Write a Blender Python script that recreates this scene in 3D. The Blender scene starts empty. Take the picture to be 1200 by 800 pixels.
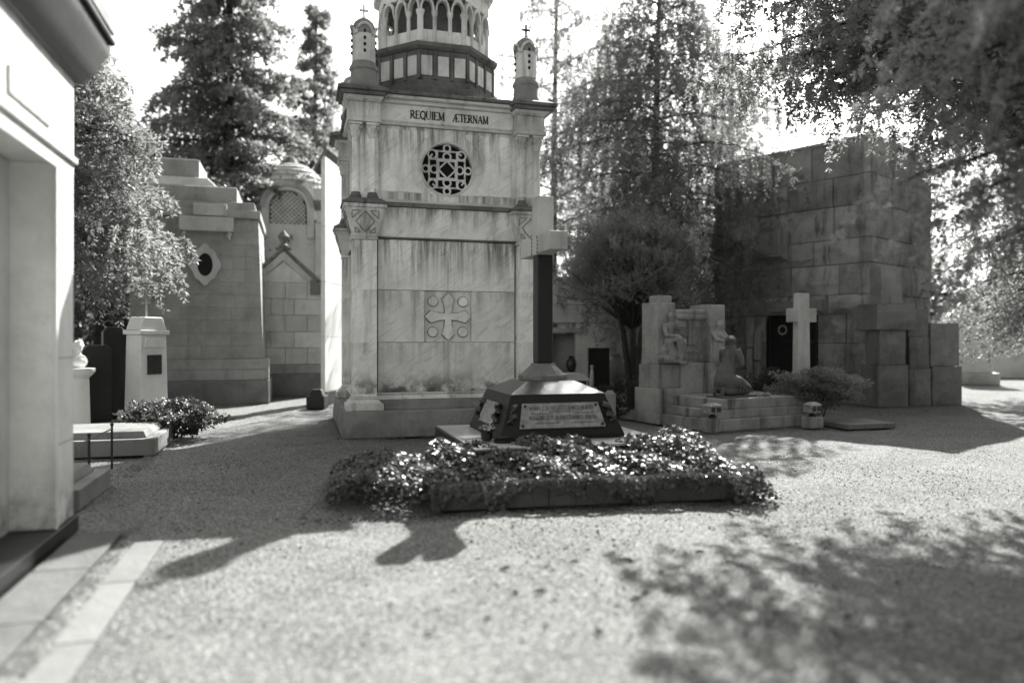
import bpy, bmesh, math, random
import numpy as np
from mathutils import Vector, Matrix

random.seed(7)
RNG = np.random.default_rng(11)
R = math.radians
SC = bpy.context.scene
COL = SC.collection
FPX, CAMH, HOR = 866.0, 1.55, 397.0          # focal length in px of the 1200 px photo, eye height, horizon row

# ------------------------------------------------------------------ camera
cd = bpy.data.cameras.new("camera")
cam = bpy.data.objects.new("camera", cd)
COL.objects.link(cam)
cam.location = (0, 0, CAMH)
cam.rotation_euler = (R(90), 0, 0)
cd.sensor_width = 36.0
cd.lens = 36.0 * FPX / 1200.0
cd.shift_y = (400 - HOR) / -1200.0
cd.clip_start, cd.clip_end = 0.05, 2000
cd.dof.use_dof = True
cd.dof.focus_distance = 10.5
cd.dof.aperture_fstop = 0.46
SC.camera = cam

# ------------------------------------------------------------------ light: back light from the right, high in a hazy sky
SUN_AZ, SUN_EL = R(18.3), R(39.8)            # azimuth to the right of straight ahead
SKY_STRENGTH, SUN_STRENGTH, EXPOSURE = 0.09, 5.0, 1.88
world = bpy.data.worlds.new("World")
SC.world = world
world.use_nodes = True
wn, wl = world.node_tree.nodes, world.node_tree.links
wn.clear()
sky = wn.new('ShaderNodeTexSky')
sky.sky_type = 'NISHITA'
sky.sun_disc = False
sky.sun_elevation = SUN_EL
sky.sun_rotation = SUN_AZ
sky.air_density, sky.dust_density, sky.ozone_density = 1.0, 3.0, 1.0
bw = wn.new('ShaderNodeRGBToBW')
tint = wn.new('ShaderNodeMix'); tint.data_type = 'RGBA'; tint.blend_type = 'MULTIPLY'
tint.inputs[0].default_value = 1
tint.inputs[7].default_value = (1, 1.002, .975, 1)
bg = wn.new('ShaderNodeBackground'); bg.inputs[1].default_value = SKY_STRENGTH
wo = wn.new('ShaderNodeOutputWorld')
wl.new(sky.outputs[0], bw.inputs[0]); wl.new(bw.outputs[0], tint.inputs[6])
wl.new(tint.outputs[2], bg.inputs[0]); wl.new(bg.outputs[0], wo.inputs[0])
sd = bpy.data.lights.new("sun", 'SUN')
sd.energy, sd.angle, sd.color = SUN_STRENGTH, R(0.5), (1, .998, .97)
sun = bpy.data.objects.new("sun", sd)
COL.objects.link(sun)
sdir = Vector((math.sin(SUN_AZ) * math.cos(SUN_EL), math.cos(SUN_AZ) * math.cos(SUN_EL), math.sin(SUN_EL)))
sun.location = sdir * 60
sun.rotation_euler = sdir.to_track_quat('Z', 'Y').to_euler()
vs = SC.view_settings
vs.view_transform = 'Standard'; vs.look = 'None'; vs.gamma = 1; vs.use_curve_mapping = False
vs.exposure = EXPOSURE

# ------------------------------------------------------------------ materials
def g(v):
    return (v, v * 1.004, v * .975, 1)

MATS = {}
def nodes_of(name):
    m = bpy.data.materials.new(name)
    m.use_nodes = True
    n, l = m.node_tree.nodes, m.node_tree.links
    n.clear()
    out = n.new('ShaderNodeOutputMaterial')
    b = n.new('ShaderNodeBsdfPrincipled')
    l.new(b.outputs[0], out.inputs[0])
    return m, n, l, b, out

def mixc(n, l, fac, a, b, mode='MIX'):
    x = n.new('ShaderNodeMix'); x.data_type = 'RGBA'; x.blend_type = mode
    for sock, val in ((0, fac), (6, a), (7, b)):
        if isinstance(val, (int, float)): x.inputs[sock].default_value = val
        elif isinstance(val, tuple): x.inputs[sock].default_value = val
        else: l.new(val, x.inputs[sock])
    return x.outputs[2]

def noise(n, l, vec, scale, detail=6, rough=.6, dist=0):
    t = n.new('ShaderNodeTexNoise')
    t.inputs['Scale'].default_value = scale; t.inputs['Detail'].default_value = detail
    t.inputs['Roughness'].default_value = rough; t.inputs['Distortion'].default_value = dist
    l.new(vec, t.inputs['Vector'])
    return t.outputs[0]

def ramp(n, l, val, p0, p1, v0=0., v1=1.):
    r = n.new('ShaderNodeMapRange'); r.interpolation_type = 'SMOOTHSTEP'
    r.inputs[1].default_value = p0; r.inputs[2].default_value = p1
    r.inputs[3].default_value = v0; r.inputs[4].default_value = v1
    l.new(val, r.inputs[0])
    return r.outputs[0]

def math2(n, l, op, a, b):
    x = n.new('ShaderNodeMath'); x.operation = op
    for i, v in enumerate((a, b)):
        if isinstance(v, (int, float)): x.inputs[i].default_value = v
        else: l.new(v, x.inputs[i])
    return x.outputs[0]

def stone(name, v, dark=None, blotch=.5, streak=.4, speck=.25, veins=0., rough=.8, bump=.35, bscale=45., perobj=.18,
          bands=(), seed=0., spec=.3):
    """weathered stone: blotches, rain streaks, grain, veins; bands = (z of a ledge or foot, height of stain below or above, strength)"""
    m, n, l, b, out = nodes_of(name)
    dark = v * .35 if dark is None else dark
    geo = n.new('ShaderNodeNewGeometry')
    off = n.new('ShaderNodeVectorMath'); off.operation = 'ADD'
    off.inputs[1].default_value = (seed * 3.7, seed * 1.9, seed * 2.3)
    l.new(geo.outputs['Position'], off.inputs[0])
    pos = off.outputs[0]
    st = n.new('ShaderNodeMapping'); st.inputs['Scale'].default_value = (1, 1, .07)
    l.new(pos, st.inputs[0])
    c = mixc(n, l, ramp(n, l, noise(n, l, pos, 1.7, 8, .65), .38, .72), g(v * 1.08), g(v * (1 - .45 * blotch)))
    c = mixc(n, l, ramp(n, l, noise(n, l, pos, 4.5, 8, .7, .6), .52, .72, 0, .75 * blotch), c, g(v * .58))
    c = mixc(n, l, ramp(n, l, noise(n, l, st.outputs[0], 5.5, 5, .6), .52, .76, 0, streak), c, g(dark))
    if veins:
        vr = n.new('ShaderNodeMapping'); vr.inputs['Rotation'].default_value = (0, R(38), 0)
        ov = n.new('ShaderNodeObjectInfo'); sh = n.new('ShaderNodeVectorMath'); sh.operation = 'MULTIPLY_ADD'
        l.new(ov.outputs['Random'], sh.inputs[0]); sh.inputs[1].default_value = (13, 7, 29); l.new(pos, sh.inputs[2])
        l.new(sh.outputs[0], vr.inputs[0])
        vm = n.new('ShaderNodeMapping'); vm.inputs['Scale'].default_value = (.9, .9, 4.5)
        l.new(vr.outputs[0], vm.inputs[0])
        c = mixc(n, l, ramp(n, l, noise(n, l, vm.outputs[0], 2.3, 7, .65, 1.2), .5, .66, 0, veins), c, g(v * .55))
        c = mixc(n, l, ramp(n, l, noise(n, l, vm.outputs[0], 5.3, 7, .65, 1.5), .6, .72, 0, veins), c, g(min(.85, v * 1.35)))
    for (zb, hb, sb) in bands:
        sep = n.new('ShaderNodeSeparateXYZ'); l.new(geo.outputs['Position'], sep.inputs[0])
        # positive height: stain runs down from the ledge; negative: damp rising from the foot
        prof = ramp(n, l, sep.outputs[2], zb - abs(hb), zb, 0, 1) if hb > 0 else ramp(n, l, sep.outputs[2], zb, zb + abs(hb), 1, 0)
        inside = ramp(n, l, sep.outputs[2], zb - .001, zb + .001, 1, 0) if hb > 0 else ramp(n, l, sep.outputs[2], zb - .001, zb + .001, 0, 1)
        nz = ramp(n, l, noise(n, l, st.outputs[0], 3.1 + zb, 6, .7), .40, .66)
        if hb < 0: nz = ramp(n, l, noise(n, l, pos, 3.1, 7, .7), .38, .62)
        f = math2(n, l, 'MULTIPLY', math2(n, l, 'MULTIPLY', prof, inside), nz)
        c = mixc(n, l, math2(n, l, 'MULTIPLY', f, sb), c, g(dark))
    sp = noise(n, l, pos, 90, 3, .8)
    c = mixc(n, l, ramp(n, l, sp, .3, .7, 0, speck), c, g(v * .45))
    oi = n.new('ShaderNodeObjectInfo')
    fac = n.new('ShaderNodeMapRange'); l.new(oi.outputs['Random'], fac.inputs[0])
    fac.inputs[3].default_value = 1 - perobj; fac.inputs[4].default_value = 1 + perobj * .4
    hsv = n.new('ShaderNodeHueSaturation'); l.new(fac.outputs[0], hsv.inputs['Value']); l.new(c, hsv.inputs['Color'])
    l.new(hsv.outputs[0], b.inputs['Base Color'])
    b.inputs['Roughness'].default_value = rough
    b.inputs['Specular IOR Level'].default_value = spec
    bp = n.new('ShaderNodeBump'); bp.inputs['Strength'].default_value = bump; bp.inputs['Distance'].default_value = .02
    h = math2(n, l, 'ADD', noise(n, l, pos, bscale, 6, .7), math2(n, l, 'MULTIPLY', noise(n, l, pos, bscale * .18, 5, .6), 2.0))
    l.new(h, bp.inputs['Height']); l.new(bp.outputs[0], b.inputs['Normal'])
    MATS[name] = m
    return m

def plain(name, v, rough=.5, metal=0., var=.3, bump=.15, spec=.4):
    m, n, l, b, out = nodes_of(name)
    geo = n.new('ShaderNodeNewGeometry')
    f = ramp(n, l, noise(n, l, geo.outputs['Position'], 14, 6, .65), .35, .7)
    c = mixc(n, l, f, g(v), g(v * (1 - var)))
    l.new(c, b.inputs['Base Color'])
    b.inputs['Roughness'].default_value = rough; b.inputs['Metallic'].default_value = metal
    b.inputs['Specular IOR Level'].default_value = spec
    bp = n.new('ShaderNodeBump'); bp.inputs['Strength'].default_value = bump; bp.inputs['Distance'].default_value = .01
    l.new(noise(n, l, geo.outputs['Position'], 60, 5, .7), bp.inputs['Height']); l.new(bp.outputs[0], b.inputs['Normal'])
    MATS[name] = m
    return m

def leaf(name, v, trans=.45, rough=.5, var=.45, scale=1.2, spec=.35):
    m, n, l, b, out = nodes_of(name)
    geo = n.new('ShaderNodeNewGeometry')
    f = ramp(n, l, noise(n, l, geo.outputs['Position'], scale, 4, .6), .35, .68)
    f2 = ramp(n, l, noise(n, l, geo.outputs['Position'], scale * 14, 3, .6), .35, .68)
    c = mixc(n, l, f, g(v * (1 + var)), g(v * (1 - var)))
    c = mixc(n, l, math2(n, l, 'MULTIPLY', f2, .6), c, g(v * .6))
    l.new(c, b.inputs['Base Color']); b.inputs['Roughness'].default_value = rough
    b.inputs['Specular IOR Level'].default_value = spec
    t = n.new('ShaderNodeBsdfTranslucent'); l.new(c, t.inputs[0])
    mx = n.new('ShaderNodeMixShader'); mx.inputs[0].default_value = trans
    l.new(b.outputs[0], mx.inputs[1]); l.new(t.outputs[0], mx.inputs[2]); l.new(mx.outputs[0], out.inputs[0])
    MATS[name] = m
    return m

stone('marble', .86, dark=.05, blotch=.5, streak=.48, veins=.5, rough=.75, bump=.35,
      bands=((3.15, .95, .95), (5.0, 1.1, .85), (3.66, .47, .8), (.68, -.42, 1.0), (3.92, .5, .8), (2.33, .5, .5), (1.49, .45, .45)))
stone('marble_trim', .70, dark=.04, blotch=.8, streak=.75, veins=.1, bump=.4, bands=((5.3, .5, .6), (3.68, .3, .7)))
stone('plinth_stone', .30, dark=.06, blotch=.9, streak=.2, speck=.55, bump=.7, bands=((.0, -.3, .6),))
stone('crust', .20, dark=.014, blotch=1.3, streak=.97, speck=.4, bump=1.0, bscale=30)
stone('white_marble', .62, dark=.25, blotch=.16, streak=.12, speck=.06, bump=.12, perobj=.04)
stone('grey_tomb', .34, dark=.08, blotch=.6, streak=.4, bump=.55, seed=2, perobj=.1)
stone('pale_block', .54, dark=.14, blotch=.5, streak=.3, bump=.4, seed=3)
stone('rough_dark', .36, dark=.025, blotch=1.25, streak=.85, speck=.5, bump=1.0, bscale=17, perobj=.35, seed=4)
stone('rough_mid', .30, dark=.05, blotch=.85, streak=.6, speck=.5, bump=1.0, bscale=17, perobj=.3, seed=5)
stone('monument_stone', .37, dark=.03, blotch=1.0, streak=.85, bump=.6, seed=6, perobj=.15)
stone('statue_stone', .14, dark=.03, blotch=.8, streak=.55, bump=.45, seed=7, perobj=.02)
stone('kerb_stone', .11, dark=.05, blotch=.7, streak=.4, bump=.7, seed=8)
stone('granite_dark', .024, dark=.008, blotch=.7, streak=.25, speck=.6, rough=.36, bump=.10, seed=9, spec=.3, perobj=0)
stone('granite_top', .075, dark=.03, blotch=.6, streak=.1, speck=.6, rough=.32, bump=.10, seed=9, spec=.6, perobj=0)
stone('cross_stone', .52, dark=.12, blotch=.5, streak=.35, bump=.35, seed=10)
stone('pale_slab', .42, dark=.15, blotch=.5, streak=.1, bump=.4, seed=12)
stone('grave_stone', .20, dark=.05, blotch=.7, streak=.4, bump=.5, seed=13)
stone('sidewalk_stone', .165, dark=.1, blotch=.4, streak=.0, speck=.3, bump=.5, seed=14)
plain('bronze', .06, rough=.42, metal=.6)
plain('bronze_pale', .38, rough=.55, metal=.2, var=.45)
stone('plaster', .60, dark=.16, blotch=.3, streak=.3, speck=.16, bump=.4, bscale=70, perobj=.03, bands=((.134, -.5, .9), (3.62, .6, .5)), seed=21)
plain('iron', .03, rough=.6, metal=.3)
plain('void', .012, rough=.9)
plain('letter', .035, rough=.7)
plain('letter_grey', .11, rough=.7)
plain('soil', .05, rough=1)
plain('bark', .055, rough=.95, var=.5, bump=.8)
plain('petal', .62, rough=.6)
leaf('needle_dark', .20, trans=.5)
leaf('needle_mid', .25, trans=.55)
leaf('needle_pale', .26, trans=.5, scale=.9)
leaf('yew_needle', .24, trans=.38, scale=2.0)
leaf('broad_pale', .17, trans=.5, scale=.8)
leaf('broad_dark', .07, trans=.45, scale=.5)
leaf('bush_leaf', .24, trans=.4)
leaf('ivy_leaf', .085, trans=.3, rough=.34, spec=.55, scale=3)
leaf('dry_leaf', .06, trans=.2, rough=.8)

def gravel_material():
    m, n, l, b, out = nodes_of('gravel')
    geo = n.new('ShaderNodeNewGeometry'); pos = geo.outputs['Position']
    c = mixc(n, l, ramp(n, l, noise(n, l, pos, .8, 7, .7, .8), .36, .66), g(.225), g(.125))
    c = mixc(n, l, ramp(n, l, noise(n, l, pos, 3.2, 6, .7), .5, .75, 0, .6), c, g(.13))
    c = mixc(n, l, ramp(n, l, noise(n, l, pos, 42, 4, .8), .36, .64), c, g(.085))
    v = n.new('ShaderNodeTexVoronoi'); v.inputs['Scale'].default_value = 75; l.new(pos, v.inputs['Vector'])
    sep = n.new('ShaderNodeSeparateColor'); l.new(v.outputs['Color'], sep.inputs[0])
    c = mixc(n, l, ramp(n, l, sep.outputs[0], .6, 1, 0, .8), c, g(.37))
    c = mixc(n, l, ramp(n, l, sep.outputs[1], .65, 1, 0, .7), c, g(.06))
    l.new(c, b.inputs['Base Color']); b.inputs['Roughness'].default_value = .95
    b.inputs['Specular IOR Level'].default_value = .2
    bp = n.new('ShaderNodeBump'); bp.inputs['Strength'].default_value = .9; bp.inputs['Distance'].default_value = .015
    inv = math2(n, l, 'SUBTRACT', 1.0, v.outputs['Distance'])
    l.new(math2(n, l, 'ADD', inv, math2(n, l, 'MULTIPLY', noise(n, l, pos, 18, 5, .7), 1.5)), bp.inputs['Height'])
    l.new(bp.outputs[0], b.inputs['Normal'])
    MATS['gravel'] = m
    m, n, l, b, out = nodes_of('pebble')
    at = n.new('ShaderNodeAttribute'); at.attribute_name = 'tone'
    l.new(mixc(n, l, at.outputs['Fac'], g(.035), g(.33)), b.inputs['Base Color'])
    b.inputs['Roughness'].default_value = .9
    MATS['pebble'] = m
gravel_material()

# ------------------------------------------------------------------ mesh helpers
def link(o, parent=None):
    COL.objects.link(o)
    if parent is not None: o.parent = parent
    return o

def empty(name, label, cat, loc=(0, 0, 0), rz=0., group=None):
    o = bpy.data.objects.new(name, None)
    COL.objects.link(o)
    o.location = loc; o.rotation_euler = (0, 0, rz); o.empty_display_size = .1
    return tag(o, label, cat, group)

def tag(o, label=None, cat=None, group=None, kind=None):
    if label: o['label'] = label
    if cat: o['category'] = cat
    if group: o['group'] = group
    if kind: o['kind'] = kind
    return o

class MB:
    def __init__(s): s.v, s.f = [], []
    def add(s, vs, fs):
        b = len(s.v); s.v += [tuple(x) for x in vs]; s.f += [tuple(b + i for i in q) for q in fs]
    def box(s, x0, x1, y0, y1, z0, z1):
        s.frus((x0, x1, y0, y1, z0), (x0, x1, y0, y1, z1)); return s
    def frus(s, a, b):
        (x0, x1, y0, y1, z0), (X0, X1, Y0, Y1, z1) = a, b
        s.add([(x0, y0, z0), (x1, y0, z0), (x1, y1, z0), (x0, y1, z0), (X0, Y0, z1), (X1, Y0, z1), (X1, Y1, z1), (X0, Y1, z1)],
              [(3, 2, 1, 0), (4, 5, 6, 7), (0, 1, 5, 4), (1, 2, 6, 5), (2, 3, 7, 6), (3, 0, 4, 7)]); return s
    def block(s, x0, x1, y0, y1, z0, z1, c=.015, jit=0.):
        """stone block with its front (y0) edges chamfered"""
        J = lambda: random.uniform(-jit, jit)
        a = [(x0, y1, z0), (x1, y1, z0), (x1, y1, z1), (x0, y1, z1)]
        m = [(x0, y0 + c, z0), (x1, y0 + c, z0), (x1, y0 + c, z1), (x0, y0 + c, z1)]
        f = [(x0 + c + J(), y0, z0 + c + J()), (x1 - c + J(), y0, z0 + c + J()), (x1 - c + J(), y0, z1 - c + J()), (x0 + c + J(), y0, z1 - c + J())]
        fs = [(0, 3, 2, 1), (8, 9, 10, 11)]
        for i in range(4):
            j = (i + 1) % 4
            fs += [(i, j, 4 + j, 4 + i), (4 + i, 4 + j, 8 + j, 8 + i)]
        s.add(a + m + f, fs); return s
    def rough(s, x0, x1, y0, y1, z0, z1, c=.03, amp=.03):
        """rock-faced block: the front is a coarse hewn grid, the other sides plain"""
        nx, nz = 4, 3
        b = len(s.v)
        for j in range(nz + 1):
            for i in range(nx + 1):
                e = i in (0, nx) or j in (0, nz)
                jx = 0 if e else random.uniform(-.3, .3) * (x1 - x0) / nx
                jz = 0 if e else random.uniform(-.3, .3) * (z1 - z0) / nz
                s.v.append((x0 + (x1 - x0) * i / nx + jx, y0 + (c + random.uniform(0, .012) if e else random.uniform(-amp, amp * .6)), z0 + (z1 - z0) * j / nz + jz))
        for j in range(nz):
            for i in range(nx):
                p = b + j * (nx + 1) + i
                s.f += [(p, p + 1, p + nx + 2), (p, p + nx + 2, p + nx + 1)]
        k = len(s.v)
        s.v += [(x0, y1, z0), (x1, y1, z0), (x1, y1, z1), (x0, y1, z1)]
        bot = [b + i for i in range(nx + 1)]; top = [b + nz * (nx + 1) + i for i in range(nx + 1)]
        lef = [b + j * (nx + 1) for j in range(nz + 1)]; rig = [b + j * (nx + 1) + nx for j in range(nz + 1)]
        s.f += [tuple([k, k + 1] + bot[::-1]), tuple([k + 3] + top + [k + 2]), tuple([k + 3, k] + lef), tuple([k + 1, k + 2] + rig[::-1]), (k, k + 3, k + 2, k + 1)]
        return s
    def prism(s, poly, y0, y1):
        """polygon in x,z extruded along y"""
        k = len(poly)
        s.add([(x, y0, z) for x, z in poly] + [(x, y1, z) for x, z in poly],
              [tuple(range(k)), tuple(range(2 * k - 1, k - 1, -1))] + [((i + 1) % k, i, k + i, k + (i + 1) % k) for i in range(k)]); return s
    def extr(s, poly, z0, z1):
        """polygon in x,y extruded along z"""
        k = len(poly)
        s.add([(x, y, z0) for x, y in poly] + [(x, y, z1) for x, y in poly],
              [tuple(range(k - 1, -1, -1)), tuple(range(k, 2 * k))] + [(i, (i + 1) % k, k + (i + 1) % k, k + i) for i in range(k)]); return s
    def lathe(s, prof, c=(0, 0), n=16, rot=0.):
        b = len(s.v)
        for r, z in prof:
            for i in range(n):
                a = rot + 2 * math.pi * i / n
                s.v.append((c[0] + r * math.cos(a), c[1] + r * math.sin(a), z))
        for k in range(len(prof) - 1):
            for i in range(n):
                j = (i + 1) % n
                s.f.append((b + k * n + i, b + k * n + j, b + (k + 1) * n + j, b + (k + 1) * n + i))
        s.f.append(tuple(b + i for i in range(n - 1, -1, -1)))
        t = b + (len(prof) - 1) * n
        s.f.append(tuple(t + i for i in range(n)))
        return s
    def tube(s, pts, rad, n=6):
        pts = [Vector(p) for p in pts]
        if not hasattr(rad, '__len__'): rad = [rad] * len(pts)
        b = len(s.v); up = Vector((0, 0, 1))
        for i, p in enumerate(pts):
            t = (pts[min(i + 1, len(pts) - 1)] - pts[max(i - 1, 0)]).normalized()
            a = t.cross(up if abs(t.z) < .9 else Vector((1, 0, 0))).normalized(); c = t.cross(a)
            for k in range(n):
                w = 2 * math.pi * k / n
                s.v.append(tuple(p + (a * math.cos(w) + c * math.sin(w)) * rad[i]))
        for i in range(len(pts) - 1):
            for k in range(n):
                j = (k + 1) % n
                s.f.append((b + i * n + k, b + i * n + j, b + (i + 1) * n + j, b + (i + 1) * n + k))
        s.f.append(tuple(b + k for k in range(n - 1, -1, -1)))
        e = b + (len(pts) - 1) * n
        s.f.append(tuple(e + k for k in range(n)))
        return s
    def ring(s, c, R0, r, y, n=18, m=6):
        """torus lying in an x,z wall plane"""
        b = len(s.v)
        for i in range(n):
            a = 2 * math.pi * i / n
            for k in range(m):
                w = 2 * math.pi * k / m
                q = R0 + r * math.cos(w)
                s.v.append((c[0] + q * math.cos(a), y + r * math.sin(w), c[1] + q * math.sin(a)))
        for i in range(n):
            for k in range(m):
                s.f.append((b + i * m + k, b + ((i + 1) % n) * m + k, b + ((i + 1) % n) * m + (k + 1) % m, b + i * m + (k + 1) % m))
        return s
    def ball(s, c, r, n=10, m=7):
        rx, ry, rz = r if hasattr(r, '__len__') else (r, r, r)
        prof = [(math.sin(math.pi * k / m), -math.cos(math.pi * k / m)) for k in range(m + 1)]
        b = len(s.v)
        for q, z in prof:
            for i in range(n):
                a = 2 * math.pi * i / n
                s.v.append((c[0] + rx * q * math.cos(a), c[1] + ry * q * math.sin(a), c[2] + rz * z))
        for k in range(m):
            for i in range(n):
                j = (i + 1) % n
                s.f.append((b + k * n + i, b + k * n + j, b + (k + 1) * n + j, b + (k + 1) * n + i))
        return s
    def bar(s, p, q, w, y0, y1):
        """flat bar between two x,z points of a wall"""
        (x0, z0), (x1, z1) = p, q
        L = math.hypot(x1 - x0, z1 - z0) or 1e-6
        nx, nz = -(z1 - z0) / L * w / 2, (x1 - x0) / L * w / 2
        s.prism([(x0 - nx, z0 - nz), (x1 - nx, z1 - nz), (x1 + nx, z1 + nz), (x0 + nx, z0 + nz)], y0, y1); return s
    def mesh(s, name):
        me = bpy.data.meshes.new(name)
        me.from_pydata(s.v, [], s.f)
        bm = bmesh.new(); bm.from_mesh(me)
        bmesh.ops.recalc_face_normals(bm, faces=bm.faces)
        bm.to_mesh(me); bm.free()
        return me
    def build(s, name, mat, parent=None, smooth=False, bevel=0., loc=None):
        me = s.mesh(name)
        me.materials.append(MATS[mat])
        o = link(bpy.data.objects.new(name, me), parent)
        if loc: o.location = loc
        if smooth:
            me.shade_smooth()
            me.set_sharp_from_angle(angle=R(42))
        if bevel:
            md = o.modifiers.new('bevel', 'BEVEL'); md.width = bevel; md.segments = 2; md.limit_method = 'ANGLE'; md.angle_limit = R(35)
        return o

def np_mesh(name, V, nper, mat, parent=None):
    """V: (faces*nper, 3): unconnected polygons of nper corners"""
    nf = len(V) // nper
    me = bpy.data.meshes.new(name)
    me.vertices.add(len(V)); me.vertices.foreach_set('co', np.ascontiguousarray(V, dtype=np.float32).ravel())
    me.loops.add(len(V)); me.loops.foreach_set('vertex_index', np.arange(len(V), dtype=np.int32))
    me.polygons.add(nf)
    me.polygons.foreach_set('loop_start', np.arange(0, len(V), nper, dtype=np.int32))
    me.polygons.foreach_set('loop_total', np.full(nf, nper, dtype=np.int32))
    me.update(); me.validate()
    me.materials.append(MATS[mat])
    return link(bpy.data.objects.new(name, me), parent)

def unit(a):
    return a / np.maximum(np.linalg.norm(a, axis=-1, keepdims=True), 1e-9)

def diamonds(P, Dv, L, W):
    n = len(P)
    Dv = unit(Dv)
    side = unit(np.cross(Dv, RNG.normal(size=(n, 3))))
    L = np.asarray(L).reshape(-1, 1) * np.ones((n, 1)); W = np.asarray(W).reshape(-1, 1) * np.ones((n, 1))
    V = np.empty((n, 4, 3))
    V[:, 0] = P; V[:, 1] = P + Dv * L * .45 + side * W * .5; V[:, 2] = P + Dv * L; V[:, 3] = P + Dv * L * .45 - side * W * .5
    return V.reshape(-1, 3)

def needle_quads(S0, S1, density, L, W, spread=1., along=.6):
    S0, S1 = np.asarray(S0, float), np.asarray(S1, float)
    ln = np.linalg.norm(S1 - S0, axis=1)
    k = np.maximum(1, np.round(ln * density)).astype(int)
    idx = np.repeat(np.arange(len(S0)), k)
    t = RNG.random((len(idx), 1))
    P = S0[idx] + t * (S1 - S0)[idx]
    T = unit((S1 - S0)[idx])
    Rn = RNG.normal(size=P.shape); Rn -= T * (Rn * T).sum(1, keepdims=True)
    D = T * along + unit(Rn) * spread
    return diamonds(P, D, L * RNG.uniform(.6, 1.15, len(P)), W * RNG.uniform(.7, 1.2, len(P)))

def duplicate(root, loc=None, rz=None):
    c = root.copy(); COL.objects.link(c)
    if loc is not None: c.location = loc
    if rz is not None: c.rotation_euler = (0, 0, rz)
    for ch in list(root.children):
        d = ch.copy(); COL.objects.link(d); d.parent = c
        for gr in list(ch.children):
            e = gr.copy(); COL.objects.link(e); e.parent = d
    return c

# serif capitals drawn as strokes: (points, thick?)  in a box of height 1
def arc(cx, cz, rx, rz, a0, a1, k=8):
    return [(cx + rx * math.cos(R(a0 + (a1 - a0) * i / k)), cz + rz * math.sin(R(a0 + (a1 - a0) * i / k))) for i in range(k + 1)]
GL = {
 'A': (.80, [([(.06, 0), (.38, 1)], 0), ([(.38, 1), (.70, 0)], 1), ([(.18, .36), (.58, .36)], 0)], [(.06, 0), (.70, 0)]),
 'B': (.68, [([(.12, 0), (.12, 1)], 1), (arc(.26, .75, .28, .25, 90, -90), 1), (arc(.26, .25, .32, .25, 90, -90), 1), ([(.1, 1), (.26, 1)], 0), ([(.1, .5), (.26, .5)], 0), ([(.1, 0), (.26, 0)], 0)], []),
 'C': (.76, [(arc(.42, .5, .34, .5, 45, 315, 12), 1), ([(.66, .85), (.66, .66)], 0)], []),
 'D': (.80, [([(.12, 0), (.12, 1)], 1), (arc(.28, .5, .42, .5, 90, -90, 10), 1), ([(.1, 1), (.28, 1)], 0), ([(.1, 0), (.28, 0)], 0)], []),
 'E': (.66, [([(.12, 0), (.12, 1)], 1), ([(.1, 1), (.56, 1)], 0), ([(.1, .5), (.46, .5)], 0), ([(.1, 0), (.58, 0)], 0), ([(.57, 1), (.57, .84)], 0), ([(.59, 0), (.59, .17)], 0)], []),
 'G': (.80, [(arc(.42, .5, .34, .5, 45, 330, 12), 1), ([(.68, .45), (.68, .1)], 1), ([(.54, .45), (.76, .45)], 0)], []),
 'I': (.34, [([(.17, 0), (.17, 1)], 1)], [(.17, 0), (.17, 1)]),
 'L': (.62, [([(.12, 0), (.12, 1)], 1), ([(.1, 0), (.54, 0)], 0), ([(.55, 0), (.55, .2)], 0)], [(.12, 1)]),
 'M': (.98, [([(.12, 0), (.14, 1)], 0), ([(.14, 1), (.46, .05)], 1), ([(.46, .05), (.78, 1)], 0), ([(.78, 1), (.80, 0)], 1)], [(.12, 0), (.12, 1), (.80, 0), (.80, 1)]),
 'N': (.84, [([(.12, 0), (.12, 1)], 0), ([(.12, 1), (.66, 0)], 1), ([(.66, 0), (.66, 1)], 0)], [(.12, 0), (.10, 1), (.66, 1)]),
 'O': (.84, [(arc(.42, .5, .34, .5, 0, 360, 16), 1)], []),
 'Q': (.84, [(arc(.42, .5, .34, .5, 0, 360, 16), 1), ([(.44, .12), (.8, -.16)], 1)], []),
 'R': (.74, [([(.12, 0), (.12, 1)], 1), (arc(.28, .75, .26, .25, 90, -90), 1), ([(.1, 1), (.28, 1)], 0), ([(.1, .5), (.28, .5)], 0), ([(.3, .5), (.64, 0)], 1)], [(.12, 0), (.66, 0)]),
 'S': (.60, [(arc(.31, .74, .22, .26, 30, 270, 9), 1), (arc(.31, .24, .24, .24, 90, -150, 9), 1)], []),
 'T': (.72, [([(.36, 0), (.36, 1)], 1), ([(.06, 1), (.66, 1)], 0), ([(.06, 1), (.06, .82)], 0), ([(.66, 1), (.66, .82)], 0)], [(.36, 0)]),
 'U': (.80, [([(.13, 1), (.13, .3)], 1), (arc(.40, .3, .27, .3, 180, 360), 0), ([(.67, .3), (.67, 1)], 0)], [(.13, 1), (.67, 1)]),
 '\u00c6': (1.1, [([(.04, 0), (.5, 1)], 0), ([(.55, 0), (.55, 1)], 1), ([(.48, 1), (.98, 1)], 0), ([(.22, .4), (.86, .44)], 0), ([(.55, 0), (1.0, 0)], 0), ([(.98, 1), (.98, .84)], 0), ([(1.01, 0), (1.01, .17)], 0)], [(.06, 0)]),
 '.': (.3, [([(.1, .02), (.2, .02)], 1)], []), ' ': (.5, [], []),
}
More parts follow.
